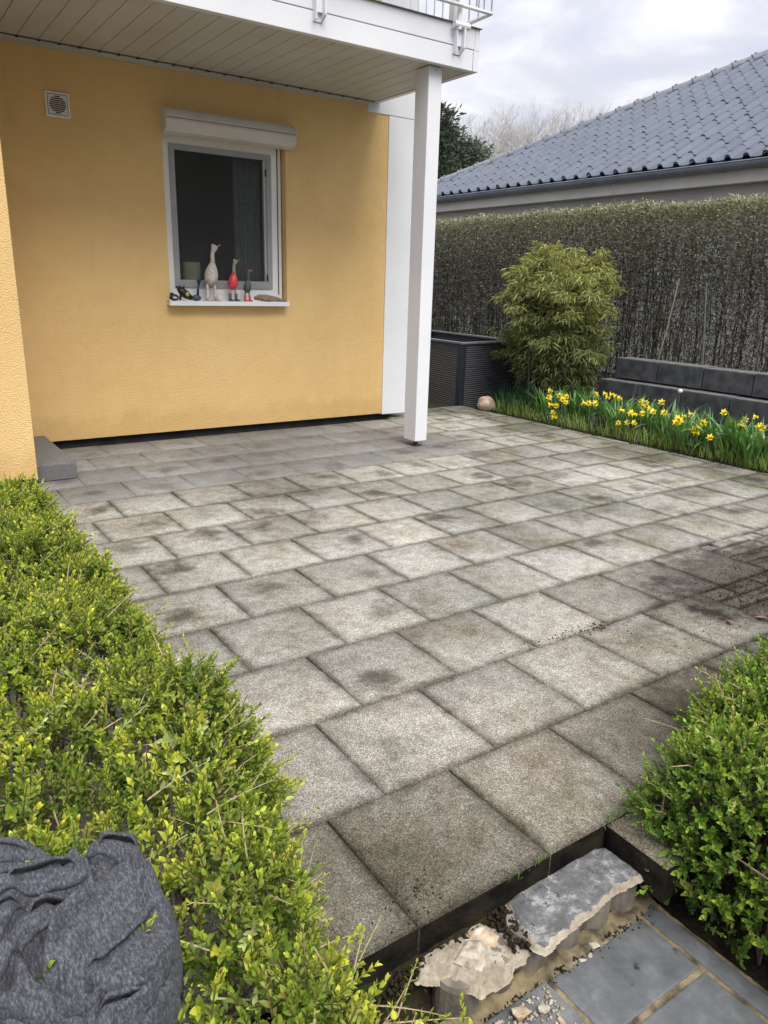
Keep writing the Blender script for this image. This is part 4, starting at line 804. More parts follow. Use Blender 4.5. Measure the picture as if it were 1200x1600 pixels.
K = 330000; y = r.uniform(Y0h, Y1h, K); u = r.random(K); x = 6.68+.85*r.random(K)**1.6; z = 2.27*(1-r.random(K)**1.15*.98); top = 2.24+.04*vnoise(y*1.9, y*0, 2)+.05*vnoise(y*12, x*9, 4)
z = np.where(r.random(K) < .16, top-np.abs(r.normal(0, .05, K)), np.minimum(z, top)); x = np.where(z > 2.15, 6.68+.85*r.random(K), x)
# fewer leaves low down on the left/right to let light through in vertical streaks
dens = .5+.5*np.tanh(2.2*(vnoise(y*5.5, z*.9, 14)+(z-.95)*1.4+.28*np.clip(y-6.3, -1.5, 2.5))); keep = r.random(K) < np.clip(dens, .38, 1); x, y, z = x[keep], y[keep], z[keep]; K = len(x)
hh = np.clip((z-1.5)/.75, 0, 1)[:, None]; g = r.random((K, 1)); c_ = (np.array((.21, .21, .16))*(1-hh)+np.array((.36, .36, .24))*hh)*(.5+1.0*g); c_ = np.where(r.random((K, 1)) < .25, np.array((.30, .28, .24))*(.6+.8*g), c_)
Dl = r.normal(size=(K, 3)); Dl[:, 2] = np.abs(Dl[:, 2])*.8; Pl, Fl = leaf_proto(.033, .016, .1, .1); V_, F_ = instance(Pl[[0, 1, 3, 5]], np.array([(0, 3, 2, 1)]), frames(Dl)[:, :, [0, 2, 1]], np.column_stack([x, y, z]), r.uniform(.6, 1.3, K)); print('hedge', K)
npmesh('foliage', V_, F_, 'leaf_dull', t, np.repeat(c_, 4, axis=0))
tp = sticks(340, Y0h, Y1h, 6.7, 7.5, 2.22, 2.34, .0022, .008, 2.05, .1); npmesh('shoot_tips', tp[0], tp[1], 'bare_twig', t)
mb = MB(); mb.tube([(6.9, 5.05, 2.1), (6.9, 5.08, 2.3), (6.9, 5.11, 2.42), (6.9, 5.14, 2.55)], [.006, .004, .003, .002], 5); mb.build('long_shoot', 'hedge_stem', t)

# ================================================================== NEIGHBOUR HOUSE
t = thing('neighbour_bungalow', 'bungalow with a dark grey pantile hip roof and zinc gutter behind the hedge', 'house', (13, 6, 0))
EX, EY, EZ = 9.0, 12.7, 2.985; PT = math.tan(R_(27.6)); Y_S = -6.0
MB().box(9.34, 20, -5.4, 12.1, 0, 2.72).build('wall', 'render_grey', t)
mb = MB(); mb.box(9.12, 9.34, -5.4, 12.6, 2.722, 2.75).box(9.10, 9.14, -5.4, 12.62, 2.715, 2.93).box(9.14, 20, 12.55, 12.6, 2.72, 2.93).box(9.14, 20, 12.1, 12.55, 2.722, 2.75); mb.build('eave_board', 'eave_board', t)
# gutter half round along Y
mb = MB(); arc = [(EX+.0+.065*math.cos(a), 2.955+.085*math.sin(a)-.0) for a in np.linspace(math.pi, 2*math.pi, 12)]; arc2 = [(EX+.060*math.cos(a), 2.957+.08*math.sin(a)) for a in np.linspace(2*math.pi, math.pi, 12)]
mb.prism([(a, b_) for a, b_ in arc+arc2], -5.8, 12.75, 'Y'); mb.tube([(EX-.066, -5.8, 2.958), (EX-.066, 12.75, 2.958)], .010, 8)
gt = mb.build('gutter', 'zinc', t, smooth=False)
y = 1.88
while y < 12.6:
    a3 = [(EX+.069*math.cos(a), 2.955+.089*math.sin(a)) for a in np.linspace(math.pi, 1.6*math.pi, 8)]; a4 = [(EX+.063*math.cos(a), 2.955+.083*math.sin(a)) for a in np.linspace(1.6*math.pi, math.pi, 8)]; MB().prism(a3+a4, y, y+.022, 'Y').build('gutter_strap', 'ridge_tile', gt); y += .82
# pantiles as real relief
TW, TL = .262, .345; cosP = math.cos(math.atan(PT)); sinP = math.sin(math.atan(PT))
NC = 40; NT = int((EY-Y_S)/TW); SU = 15
pr = np.linspace(0, 1, SU+1); prof_ = np.where(pr < .40, .058*np.sqrt(np.clip(1-((pr-.20)/.20)**2, 0, 1)), -.006*np.sin(np.pi*np.clip((pr-.40)/.60, 0, 1)))
Vs = []; Fs = []; Cs = []; c = 0; r = np.random.default_rng(8)
ncol = NT
yy = EY-(np.arange(ncol)[:, None]+pr[None])*TW            # (ncol, SU+1)
for k in range(NC):
    s0, s1 = k*TL, (k+1)*TL+.03
    for j in range(ncol):
        Yl_ = yy[j]; hipx = (EY-Yl_)            # allowed horizontal run from the eave
        if EX+s0*cosP > EX+hipx.max(): continue
        dn = .003*r.normal(); V4 = []
        for (s, lift) in ((s0, -.004), (s0, .010), (s0, .0101), (s1, .0)):
            run = np.minimum(s*cosP, hipx-.02); run = np.maximum(run, 0); zz_ = EZ+run*PT; off = prof_+lift+dn
            if lift < 0: off = prof_*.72-.006
            V4.append(np.column_stack([EX+run-sinP*off, Yl_+.0, zz_+cosP*off+.012]))
        n_ = SU+1; V4 = np.vstack(V4); Vs.append(V4); col = np.array((.085, .105, .145))*r.uniform(.90, 1.1); Cs.append(np.tile(col, (len(V4), 1)))
        for a in (0, 2):
            for i in range(SU): Fs.append((c+a*n_+i, c+a*n_+i+1, c+(a+1)*n_+i+1, c+(a+1)*n_+i))
        c += len(V4)
rf = npmesh('roof', np.vstack(Vs), Fs, 'roof_tile', t, np.vstack(Cs), smooth=True); print('roof', c)
for p in ():
    pass
mb = MB(); RH = 5.6; mb.add([(EX, EY, EZ-.02), (EX+RH, EY-RH, EZ+RH*PT-.02), (EX+2*RH, EY, EZ-.02)], [(0, 1, 2)]); mb.add([(EX+2*RH, EY, EZ-.02), (EX+RH, EY-RH, EZ+RH*PT-.02), (EX+RH, Y_S, EZ+RH*PT-.02), (EX+2*RH, Y_S, EZ-.02)], [(0, 1, 2, 3)]); mb.add([(EX+.05, EY-.05, EZ-.06), (EX+RH, EY-RH, EZ+RH*PT-.05), (EX+RH, Y_S, EZ+RH*PT-.05), (EX+.05, Y_S, EZ-.06)], [(0, 1, 2, 3)])
mb.build('roof_deck', 'ridge_tile', t)
hd = Vector((1, -1, PT)).normalized(); Lh = 5.6*math.sqrt(2+PT*PT); nb = int(Lh/.36)
mb = MB()
for i in range(nb+1):
    a = Vector((EX, EY, EZ+.03))+hd*(i*.36-.05); e_ = a+hd*.385; mb.tube([a, a+hd*.05, a+hd*.055, e_], [.098, .098, .085, .078], 12)
mb.build('hip_ridge', 'ridge_tile', t, smooth=False)
mb = MB()
for i in range(1, nb+1):
    a = Vector((EX, EY, EZ+.03))+hd*(i*.36); mb.blob(a+Vector((0, 0, .095)), (.028, .028, .02), 8)
mb.build('ridge_clip', 'ridge_tile', t, smooth=True)

# ================================================================== TREES
def conifer(name, lab, x, y, h, w, seed, c1, c2, n=26000, zc=.0, cat='tree', ls=.17, lw=.05):
    t = thing(name, lab, cat, (x, y, 0)); r = np.random.default_rng(seed); mb = MB(); mb.tube([(x, y, 0), (x+.1, y, h*.5), (x, y, h*.98)], [.22, .13, .02], 8)
    P = []; D = []; NB = 150
    for i in range(NB):
        s = r.uniform(.06, .99); az = r.uniform(0, 6.28); z = h*s; L = w*(1-s)**.62*r.uniform(.55, 1.1)+.25; dz = r.uniform(-.05, .25)
        d = np.array([math.cos(az), math.sin(az), dz]); b0 = np.array([x, y, z]); mb.tube([b0, b0+d*L*.5, b0+d*L+np.array([0, 0, .06*L])], [.035*(1-s)+.012, .02*(1-s)+.008, .004], 4, cap=False)
        k = int(n/NB*(.4+L/w)); q = r.uniform(.15, 1, k)**.7; pp = b0+d*(L*q)[:, None]+r.normal(0, .16+.05*L, (k, 3))*np.array([1, 1, .55]); P.append(pp); dd = d+r.normal(0, .7, (k, 3)); D.append(dd)
    P = np.vstack(P); D = np.vstack(D); mb.build('trunk', 'bark_brown', t); K = len(P)
    g = np.clip(.5+.35*vnoise(P[:, 0]*1.6, P[:, 2]*1.6+P[:, 1], seed), 0, 1)[:, None]*r.uniform(.7, 1.25, (K, 1)); C = np.array(c1)*(1-g)+np.array(c2)*g
    Pl, Fl = leaf_proto(ls, lw, .1, .1); V_, F_ = instance(Pl[[0, 1, 3, 5]], np.array([(0, 3, 2, 1)]), frames(D)[:, :, [0, 2, 1]], P, r.uniform(.6, 1.4, K)); npmesh('crown', V_, F_, 'leaf_dull', t, np.repeat(C, 4, axis=0))
def bare(name, lab, x, y, h, seed, thick=.16, spread=.36, depth=7, cat='tree', m='bare_twig', group=None, z0=0.):
    t = thing(name, lab, cat, (x, y, 0), group); r = np.random.default_rng(seed); mb = MB(); tw = MB()
    def grow(p, d, L, rad, lev):
        q = p+d*L*.5+r.normal(0, .03*L, 3); e_ = p+d*L; (mb if lev < 3 else tw).tube([p, q, e_], [rad, rad*.86, rad*.7], 5 if lev < 3 else 3, cap=False)
        if lev >= depth: return
        nb_ = 2 if r.random() < .3 else 3
        for k in range(nb_):
            nd = d+r.normal(0, spread, 3); nd[2] = nd[2]*.8+.22; nd /= np.linalg.norm(nd); grow(e_, nd, L*r.uniform(.66, .86), rad*.62, lev+1)
    grow(np.array([x, y, 0.]), np.array([0, 0, 1.]), h*.27, thick, 0)
    mb.build('trunk', m, t, smooth=True); tw.build('twigs', m, t)
def at_d(px, dist):
    d = ray(px, 300); d = d/np.hypot(d[0], d[1]); return Cv[0]+d[0]*dist, Cv[1]+d[1]*dist
x, y = at_d(722, 24); conifer('conifer', 'dark blue-green conifer behind the left end of the neighbour roof', x, y, 5.3, 1.5, 5, (.08, .10, .08), (.19, .225, .18), 22000)
x, y = at_d(694, 22); conifer('conifer', 'taller dark conifer mostly hidden behind the white post', x-.35, y, 5.7, .9, 6, (.05, .06, .045), (.10, .13, .10), 10000)
x, y = at_d(704, 26.5); conifer('conifer', 'lower bushy conifer between the tall conifer and the neighbour roof', x, y, 5.0, 1.5, 16, (.045, .07, .05), (.12, .16, .12), 11000)
x, y = at_d(757, 27); conifer('shrub', 'low russet-brown shrub right of the conifer above the neighbour roof', x, y, 4.3, .8, 17, (.16, .09, .03), (.30, .22, .08), 4000, cat='shrub', ls=.12)
for i, (px_, d_, h_, lab) in enumerate([(775, 38, 8.2, 'leftmost bare tree behind the neighbour roof'), (800, 42, 8.6, 'second bare tree from the left behind the neighbour roof'), (828, 40, 8.4, 'low bare tree between the left pair and the taller right pair'), (856, 38, 9.6, 'tallest bare tree behind the neighbour roof'), (885, 41, 10.2, 'rightmost full bare tree behind the neighbour roof'), (905, 44, 9.2, 'faint bare tree just left of where the roof covers the sky')]):
    x, y = at_d(px_, d_); bare('bare_tree', lab, x, y, h_*.97, 60+i, thick=.13, depth=8, spread=.33, group='bare trees behind the neighbour roof')

conifer('conifer', 'dark conifer behind the photographer, seen only as the dark reflection in the window', 8.0, -11.5, 9.5, 3.4, 25, (.012, .022, .012), (.03, .05, .025), 8500, ls=.45, lw=.2)
conifer('conifer', 'second dark conifer behind the photographer, seen in the window glass', 12.0, -13.5, 9.0, 3.2, 26, (.012, .022, .012), (.03, .05, .025), 8500, ls=.45, lw=.2)
conifer('conifer', 'third dark conifer behind the photographer, left of the other two in the window glass', 4.8, -12.5, 9.0, 3.2, 27, (.012, .022, .012), (.03, .05, .025), 8500, ls=.45, lw=.2)
# ================================================================== NEAR BOX HEDGES
NEW, OLD, MIDc = np.array((.55, .60, .085)), np.array((.10, .18, .03)), np.array((.28, .39, .055))
protos = [shoot(nn, L, ll, lw, a, s, ts) for s, (nn, L, ll, lw, a, ts) in enumerate([(6, .030, .0125, .0070, 62, .7), (7, .040, .012, .0065, 58, .65), (5, .024, .014, .0080, 66, .8), (8, .050, .0125, .0070, 55, .6), (6, .034, .011, .0062, 64, .6), (5, .020, .0115, .0075, 70, .9)])]
def hedge_points(n, xr, yr, H_, r, depth):
    """sample points on a height field H_(x,y), weighting steep parts"""
    x = r.uniform(*xr, n*3); y = r.uniform(*yr, n*3); e_ = .01; h = H_(x, y); hx = (H_(x+e_, y)-H_(x-e_, y))/(2*e_); hy = (H_(x, y+e_)-H_(x, y-e_))/(2*e_)
    w = np.sqrt(1+np.clip(hx, -6, 6)**2+np.clip(hy, -6, 6)**2)*(h > -.9); w = w/w.sum(); i = r.choice(len(x), n, p=w); nrm = np.column_stack([-np.clip(hx, -6, 6), -np.clip(hy, -6, 6), np.ones(len(x))])[i]; nrm /= np.linalg.norm(nrm, axis=1, keepdims=True)
    P = np.column_stack([x[i], y[i], h[i]])-nrm*(depth+np.abs(r.normal(0, .012, n)))[:, None] if np.ndim(depth) else np.column_stack([x[i], y[i], h[i]])-nrm*(depth+np.abs(r.normal(0, .012, n)))[:, None]
    return P, nrm
def box_hedge(t, n, xr, yr, H_, seed, layers=((0, 1.), (.03, .8), (.065, .6)), zmin=-.18, bright=1.):
    r = np.random.default_rng(seed); VV = []; FF = []; CC = []; c = 0
    for (dep, frac) in layers:
        P, nrm = hedge_points(int(n*frac), xr, yr, H_, r, dep); ok = P[:, 2] > zmin; P, nrm = P[ok], nrm[ok]; K = len(P)
        D = nrm*.75+np.array([0, 0, .55])+r.normal(0, .42, (K, 3)); pick = r.integers(0, len(protos), K); clump = np.clip(.5+.42*vnoise(P[:, 0]*9, P[:, 1]*9, seed)+.12*r.normal(size=K), 0, 1)
        for q, (V0, F0_, T0) in enumerate(protos):
            m_ = pick == q; k = m_.sum()
            if not k: continue
            s = r.uniform(.95, 2.0, k); V_, F_ = instance(V0, F0_, frames(D[m_]), P[m_], s)
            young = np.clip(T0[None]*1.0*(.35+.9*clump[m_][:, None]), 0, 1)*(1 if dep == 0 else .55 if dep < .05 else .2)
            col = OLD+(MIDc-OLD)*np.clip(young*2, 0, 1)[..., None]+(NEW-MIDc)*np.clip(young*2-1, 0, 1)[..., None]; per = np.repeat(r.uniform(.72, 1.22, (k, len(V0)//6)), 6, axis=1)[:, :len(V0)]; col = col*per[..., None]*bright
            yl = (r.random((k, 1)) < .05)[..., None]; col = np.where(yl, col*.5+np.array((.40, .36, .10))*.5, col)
            stem = (T0 < 0)[None, :, None]; col = np.where(stem, np.array((.20, .13, .06)), col)
            VV.append(V_); FF.append(F_+c); CC.append(col.reshape(-1, 3)); c += len(V_)
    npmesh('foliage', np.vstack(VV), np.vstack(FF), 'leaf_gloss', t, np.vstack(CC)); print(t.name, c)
def sprig(t, mb, P0_, D0, L, n, leafL, seed, colA, colB, VV, FF, CC, cnt, curve=.4):
    r = np.random.default_rng(seed); p = np.array(P0_, float); d = np.array(D0, float); d /= np.linalg.norm(d); path = [p.copy()]; bend = r.normal(0, .12, 3)
    Lf, Ff = leaf_proto(1, .5, .12, .12)
    for i in range(n):
        d = d+bend/n*3*curve+np.array([0, 0, -.02]); d /= np.linalg.norm(d); p = p+d*L/n; path.append(p.copy()); az = i*np.pi/2
        A = np.cross(d, [0, 0, 1.]); A /= np.linalg.norm(A)+1e-9; B = np.cross(A, d)
        for sg in (0, np.pi):
            if r.random() < .12: continue
            o_ = A*math.cos(az+sg)+B*math.sin(az+sg); dl = o_*.85+d*.6+r.normal(0, .15, 3); dl /= np.linalg.norm(dl); nm = d-dl*np.dot(d, dl); nm /= np.linalg.norm(nm); s_ = np.cross(dl, nm); sc_ = leafL*r.uniform(.75, 1.15)*(1-.35*i/n)
            VV.append((Lf*sc_)@np.array([s_, dl, nm])+p); FF.append(Ff+cnt[0]); cnt[0] += 6; m_ = i/n; CC.append(np.tile((np.array(colA)*(1-m_)+np.array(colB)*m_)*r.uniform(.8, 1.2), (6, 1)))
    mb.tube(path, [.0022-.0014*i/n for i in range(n+1)], 4, cap=False)
def smooth(a): a = np.clip(a, 0, 1); return a*a*(3-2*a)

# left hedge
def HL(x, y):
    edge = -.145+.034*np.sin(y*5.1+.6)+.030*np.sin(y*11.3)+.015*vnoise(x*3, y*16, 41)-.16*smooth((y-2.2)/1.6)-.10*smooth((-.15-y)/.3)+.10*smooth((-.72-y)/.12)
    top = .325+.042*vnoise(x*5, y*5, 42)+.042*vnoise(x*13, y*13, 43)-.09*smooth((y-2.0)/1.4)-.05*smooth((-.62-y)/.2); q = np.clip((x-(edge-.20))/.20, 0, 1.3)
    h = (top+.19)*np.sqrt(np.clip(1-q**2.6, 0, 1))-.19; q2 = np.clip((y-3.42)/.16, 0, 1.2); h = np.where(q2 > 0, (h+.19)*np.sqrt(np.clip(1-q2**2, 0, 1))-.19, h); q3 = np.clip((-.86-y)/.14, 0, 1.2); h = np.where(q3 > 0, (h+.19)*np.sqrt(np.clip(1-q3**2, 0, 1))-.19, h)
    return np.where((q >= 1) | (y > 3.58) | (y < -1.0), -1., h)
lh = thing('box_hedge', 'low fresh-green box hedge along the left side of the patio, up to the yellow wing', 'hedge', (-.6, 1.2, -.1))
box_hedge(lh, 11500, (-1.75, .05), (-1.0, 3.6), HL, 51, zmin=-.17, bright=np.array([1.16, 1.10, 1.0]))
r = np.random.default_rng(91); mb = MB(); VV = []; FF = []; CC = []; cnt = [0]
GA, GB = (.16, .27, .04), (.50, .58, .08); LGA, LGB = (.24, .32, .11), (.44, .52, .15)
def spr(px_, py_, z, px2_, py2_, z2, n, ll, seed, big=False):
    a = at_z(px_, py_, z); b_ = at_z(px2_, py2_, z2); sprig(lh, mb, a, b_-a, np.linalg.norm(b_-a), n, ll, seed, LGA if big else GA, LGB if big else GB, VV, FF, CC, cnt, .15)
spr(330, 1060, .24, 372, 1022, .22, 9, .016, 1); spr(300, 1030, .25, 285, 985, .25, 8, .014, 2); spr(340, 1150, .26, 392, 1128, .22, 8, .019, 3, True); spr(330, 1100, .25, 375, 1098, .2, 8, .015, 4); spr(20, 790, .2, 42, 752, .28, 7, .016, 5)
spr(400, 1370, .05, 440, 1255, .22, 4, .034, 6, True); spr(350, 1240, .28, 385, 1200, .26, 7, .016, 7); spr(500, 1480, .12, 560, 1450, .14, 8, .016, 8); spr(560, 1570, .05, 700, 1570, .05, 10, .019, 9); spr(620, 1590, .02, 650, 1500, .06, 8, .018, 10); spr(420, 1430, .2, 510, 1385, .12, 9, .015, 11)
spr(600, 1600, .02, 735, 1585, .0, 9, .020, 12); spr(60, 800, .2, 85, 775, .24, 6, .014, 13); spr(120, 870, .2, 165, 860, .2, 7, .014, 14); spr(200, 980, .22, 235, 955, .2, 7, .014, 15); spr(280, 1470, .34, 400, 1505, .3, 9, .022, 16, True); spr(330, 1560, .3, 500, 1560, .2, 12, .020, 17, True); spr(230, 1250, .36, 320, 1180, .36, 10, .02, 18, True); spr(180, 1150, .36, 245, 1080, .38, 10, .018, 19, True)
for i in range(620):
    x = r.uniform(-1.3, -.2); y = r.uniform(-.8, 3.3) if i % 3 else r.uniform(-.8, 1.2); z = HL(np.array([x]), np.array([y]))[0]
    if z < 0 or (x < -.42 and y < .12): continue
    az = r.uniform(0, 6.28); D0 = (math.cos(az), math.sin(az), r.uniform(.2, 1.2)); sprig(lh, mb, (x, y, z-.03), D0, r.uniform(.07, .17), 9, r.uniform(.014, .023), 600+i, LGA if i % 2 else GA, LGB if i % 2 else GB, VV, FF, CC, cnt)
for i in range(60):
    y = r.uniform(-.8, 3.0); x = -.30+r.normal(0, .02); z = r.uniform(.0, .22); az = r.normal(0, .6); sprig(lh, mb, (x, y, z), (math.cos(az), math.sin(az), r.uniform(.2, 1)), r.uniform(.10, .17), 8, r.uniform(.011, .016), 800+i, GA, GB, VV, FF, CC, cnt)
npmesh('long_shoots', np.vstack(VV), np.vstack(FF), 'leaf_gloss', lh, np.vstack(CC)); 
for i in range(260):
    x = r.uniform(-1.3, -.2); y = r.uniform(-.9, 3.3); z = HL(np.array([x]), np.array([y]))[0]-.05
    if z < -.1: continue
    az = r.uniform(0, 6.28); L = r.uniform(.05, .16); p = np.array([x, y, z]); d = np.array([math.cos(az), math.sin(az), r.uniform(-.1, .6)])*L; mb.tube([p, p+d*.5+r.normal(0, .006, 3), p+d], [.0022, .0018, .001], 4, cap=False)
mb.build('twigs', 'pale_twig', lh); mb = MB()
for i in range(700):
    x = r.uniform(-1.7, -.22); y = r.uniform(-.9, 3.4); h = HL(np.array([x]), np.array([y]))[0]
    if h < .05: continue
    mb.tube([(x, y, -.15), (x+r.normal(0, .04), y+r.normal(0, .04), h*.5), (x+r.normal(0, .06), y+r.normal(0, .06), h-.03)], [.004, .003, .0015], 4, cap=False)
mb.build('stems', 'bark_brown', lh)

# right shrub
def HR(x, y):
    back = -.36+.20*(x-.7)-.03*np.sin(x*9)+.02*vnoise(x*13, y*3, 44); left = .655+.02*np.sin(y*14)+.012*vnoise(x*3, y*20, 45); top = .21+.032*vnoise(x*7, y*7, 46)+.028*vnoise(x*17, y*17, 47)+.05*smooth((x-.8)/.8)
    qb = np.clip((y-(back-.24))/.24, 0, 1.2); ql = np.clip((left+.16-x)/.16, 0, 1.2); h = (top+.2)*np.sqrt(np.clip(1-qb**2.2, 0, 1))*np.sqrt(np.clip(1-ql**2.6, 0, 1))-.2; q3 = np.clip((-1.62-y)/.16, 0, 1.2); h = (h+.2)*np.sqrt(np.clip(1-q3**2, 0, 1))-.2
    return np.where((qb >= 1) | (ql >= 1) | (q3 >= 1), -1., h)
rh = thing('box_shrub', 'bushy bright-green box shrub at the right beside the slate path', 'shrub', (1.4, -.9, -.15))
box_hedge(rh, 8000, (.6, 2.6), (-1.8, .1), HR, 52, zmin=-.165, bright=np.array([.72, .90, .85]))
mb = MB(); VV = []; FF = []; CC = []; cnt = [0]
def spr2(*a, **k):
    global lh
    px_, py_, z, px2_, py2_, z2, n, ll, seed = a; a_ = at_z(px_, py_, z); b_ = at_z(px2_, py2_, z2); sprig(rh, mb, a_, b_-a_, np.linalg.norm(b_-a_), n, ll, seed, GA, GB, VV, FF, CC, cnt, .15)
spr2(1190, 1090, .12, 1078, 1046, .10, 13, .016, 30); spr2(1199, 1040, .12, 1150, 1010, .12, 8, .015, 31); spr2(1150, 1160, .12, 1068, 1128, .10, 9, .014, 32); spr2(1050, 1250, .12, 1005, 1212, .12, 7, .015, 33); spr2(1040, 1270, .08, 998, 1262, .06, 6, .014, 34); spr2(1090, 1170, .12, 1110, 1105, .12, 7, .015, 35); spr2(1199, 1130, .15, 1140, 1075, .15, 9, .016, 36); spr2(1199, 1060, .14, 1165, 1020, .12, 7, .02, 37)
for i in range(260):
    x = r.uniform(.72, 1.9); y = r.uniform(-1.4, -.3); z = HR(np.array([x]), np.array([y]))[0]
    if z < -.05: continue
    az = r.uniform(0, 6.28); sprig(rh, mb, (x, y, z-.03), (math.cos(az), math.sin(az), r.uniform(.1, 1.2)), r.uniform(.06, .18), 9, r.uniform(.013, .020), 1200+i, GA, GB, VV, FF, CC, cnt)
npmesh('long_shoots', np.vstack(VV), np.vstack(FF), 'leaf_gloss', rh, np.vstack(CC))
for i in range(170):
    x = r.uniform(.7, 1.9); y = r.uniform(-1.4, -.3); z = HR(np.array([x]), np.array([y]))[0]-.04
    if z < -.12: continue
    az = r.uniform(0, 6.28); L = r.uniform(.05, .13); p = np.array([x, y, z]); d = np.array([math.cos(az), math.sin(az), r.uniform(-.1, .6)])*L; mb.tube([p, p+d*.5+r.normal(0, .006, 3), p+d], [.0022, .0018, .001], 4, cap=False)
mb.build('twigs', 'pale_twig', rh); mb = MB()
for i in range(350):
    x = r.uniform(.7, 2.2); y = r.uniform(-1.5, -.3); h = HR(np.array([x]), np.array([y]))[0]
    if h < .0: continue
    mb.tube([(x, y, -.19), (x+r.normal(0, .04), y+r.normal(0, .04), h*.4), (x+r.normal(0, .05), y+r.normal(0, .05), h-.03)], [.004, .003, .0015], 4, cap=False)
mb.build('stems', 'bark_brown', rh)
# dandelion between shrub and path
o = strap_clump('dandelion', None, .672, -.555, 9, .085, .017, .006, .9, .5, (.10, .20, .04), (.17, .28, .07), 601, 'leaf', zb=-.165); tag(o, 'small dandelion rosette between the slate path and the right shrub', 'weed')
# fallen leaves
for i, (px_, py_, lab) in enumerate([(1137, 970, 'single brown fallen leaf on the soil-stained slabs'), (1178, 965, 'long curled brown leaf at the right edge of the soil-stained slabs')]):
    P = at_z(px_, py_, .004); Lf, Ff = leaf_proto(.055, .02, .4, -.15); a = 2.5+i; Rm = np.array([[math.cos(a), math.sin(a), 0], [-math.sin(a), math.cos(a), 0], [0, 0, 1]]); tag(npmesh('fallen_leaf', Lf@Rm+P+np.array([0, 0, .003]), Ff, 'dry_leaf'), lab, 'leaf')

# ================================================================== GREY CLOTH on the hedge
NG = 340; UU, VV_ = np.meshgrid(np.linspace(-420, 1135, NG), np.linspace(50, 1700, NG), indexing='ij')
WU = UU+9*vnoise(UU/130, VV_/130, 80); WV = VV_+9*vnoise(UU/130, VV_/130, 82)
def seg_d(px_, py_, a, b_):
    dx, dy = b_[0]-a[0], b_[1]-a[1]; t_ = np.clip(((px_-a[0])*dx+(py_-a[1])*dy)/(dx*dx+dy*dy+1e-9), 0, 1); return np.hypot(px_-a[0]-t_*dx, py_-a[1]-t_*dy), np.sign((px_-a[0])*dy-(py_-a[1])*dx), t_
def fold_layer(poly, R, Wd, amp, crease=.35):
    """one cloth fold lying over the rest: rounded edge along the line, sinking away from it"""
    best = np.full(UU.shape, 1e9); sg = np.zeros(UU.shape); tt = np.zeros(UU.shape); n = len(poly)-1
    for i in range(n):
        d, s_, t_ = seg_d(WU, WV, poly[i], poly[i+1]); m_ = d < best; best = np.where(m_, d, best); sg = np.where(m_, s_, sg); tt = np.where(m_, (i+t_)/n, tt)
    fade = np.clip(np.sin(np.pi*np.clip(tt, 0, 1))*1.8, 0, 1)**.8; ends = np.exp(-np.clip(best-60, 0, None)/60); e_ = np.where((tt <= 0) | (tt >= 1), 0, 1)
    R = R*.62; up_ = 1.2*amp*np.sqrt(1-(1-np.clip(best/R, 0, 1))**2)*np.exp(-(np.clip(best-R, 0, None)/Wd)**1.3)*fade; rip = amp*.085*np.sin(best/(13.+9*tt)+4*tt)*np.exp(-best/(Wd*1.4))*fade
    return 1.45*np.where(sg > 0, up_+rip, 0), np.where(sg <= 0, -amp*2.6*np.exp(-best/22.)*fade, 0)
def rv(p): return p[::-1]
layers = [([(-400, 600), (-200, 570), (0, 525), (130, 495), (330, 478), (460, 455), (560, 380), (600, 330)], 60, 120, .030), (rv([(255, 1030), (275, 900), (295, 780), (340, 650), (420, 580), (560, 500), (690, 370), (780, 300), (860, 258), (960, 290), (1060, 380)]), 45, 230, .040), ([(-30, 1150), (20, 1040), (60, 900), (130, 810), (240, 705), (350, 625), (450, 560)], 50, 85, .032),
   (rv([(100, 790), (140, 860), (180, 950), (245, 1050), (340, 1110), (450, 1090)]), 45, 75, .028), ([(500, 1000), (590, 1060), (720, 1105), (880, 1045), (1000, 930), (1100, 820)], 70, 160, .026), (rv([(500, 1400), (560, 1290), (640, 1170), (760, 1112), (900, 1072), (1020, 990), (1110, 880)]), 50, 90, .026), ([(620, 460), (600, 400), (560, 320), (470, 200), (400, 150)], 40, 80, .024), ([(440, 240), (520, 225), (640, 215), (760, 268), (850, 330)], 40, 90, .022), ([(900, 300), (885, 250), (868, 130), (860, 60)], 22, 90, .014),
   (rv([(60, 60), (110, 100), (200, 170), (330, 250), (420, 330)]), 50, 110, .022), ([(-40, 1050), (-10, 950), (20, 800), (60, 650), (110, 540), (200, 470)], 45, 90, .024), (rv([(250, 1350), (340, 1290), (400, 1240), (560, 1240), (640, 1330)]), 50, 90, .022), ([(-400, 1200), (-200, 1240), (0, 1180), (100, 1235), (250, 1290), (400, 1240)], 60, 110, .026), (rv([(860, 1350), (900, 1260), (960, 1180), (1020, 1080), (1040, 980)]), 30, 60, .016),
   ([(-400, 300), (-250, 330), (-100, 300), (60, 260), (180, 290), (300, 250)], 60, 110, .020), ([(-400, 900), (-300, 850), (-150, 880), (-60, 760), (-30, 640)], 60, 120, .026), ([(640, 980), (620, 900), (660, 800), (760, 720), (860, 640)], 80, 110, .010), ([(700, 1000), (790, 960), (900, 860), (980, 740)], 70, 100, .010), ([(240, 700), (215, 800), (250, 900), (270, 1000)], 30, 50, .014)]
Z = np.zeros(UU.shape); dips = np.zeros(UU.shape)
for L_ in layers:
    a_, b_ = fold_layer(*L_); Z = np.maximum(Z, a_)+.45*np.minimum(Z, a_); dips += b_
Z = Z+np.maximum(dips, -.095)
seam = [(1010, 372), (900, 395), (800, 432), (640, 580), (500, 700), (430, 850)]; ds = np.full(UU.shape, 1e9)
for i in range(5): ds = np.minimum(ds, seg_d(UU, VV_, seam[i], seam[i+1])[0])
Z -= .0022*np.exp(-(ds/6)**2); Z += .0012*np.exp(-((ds-14)/8)**2)
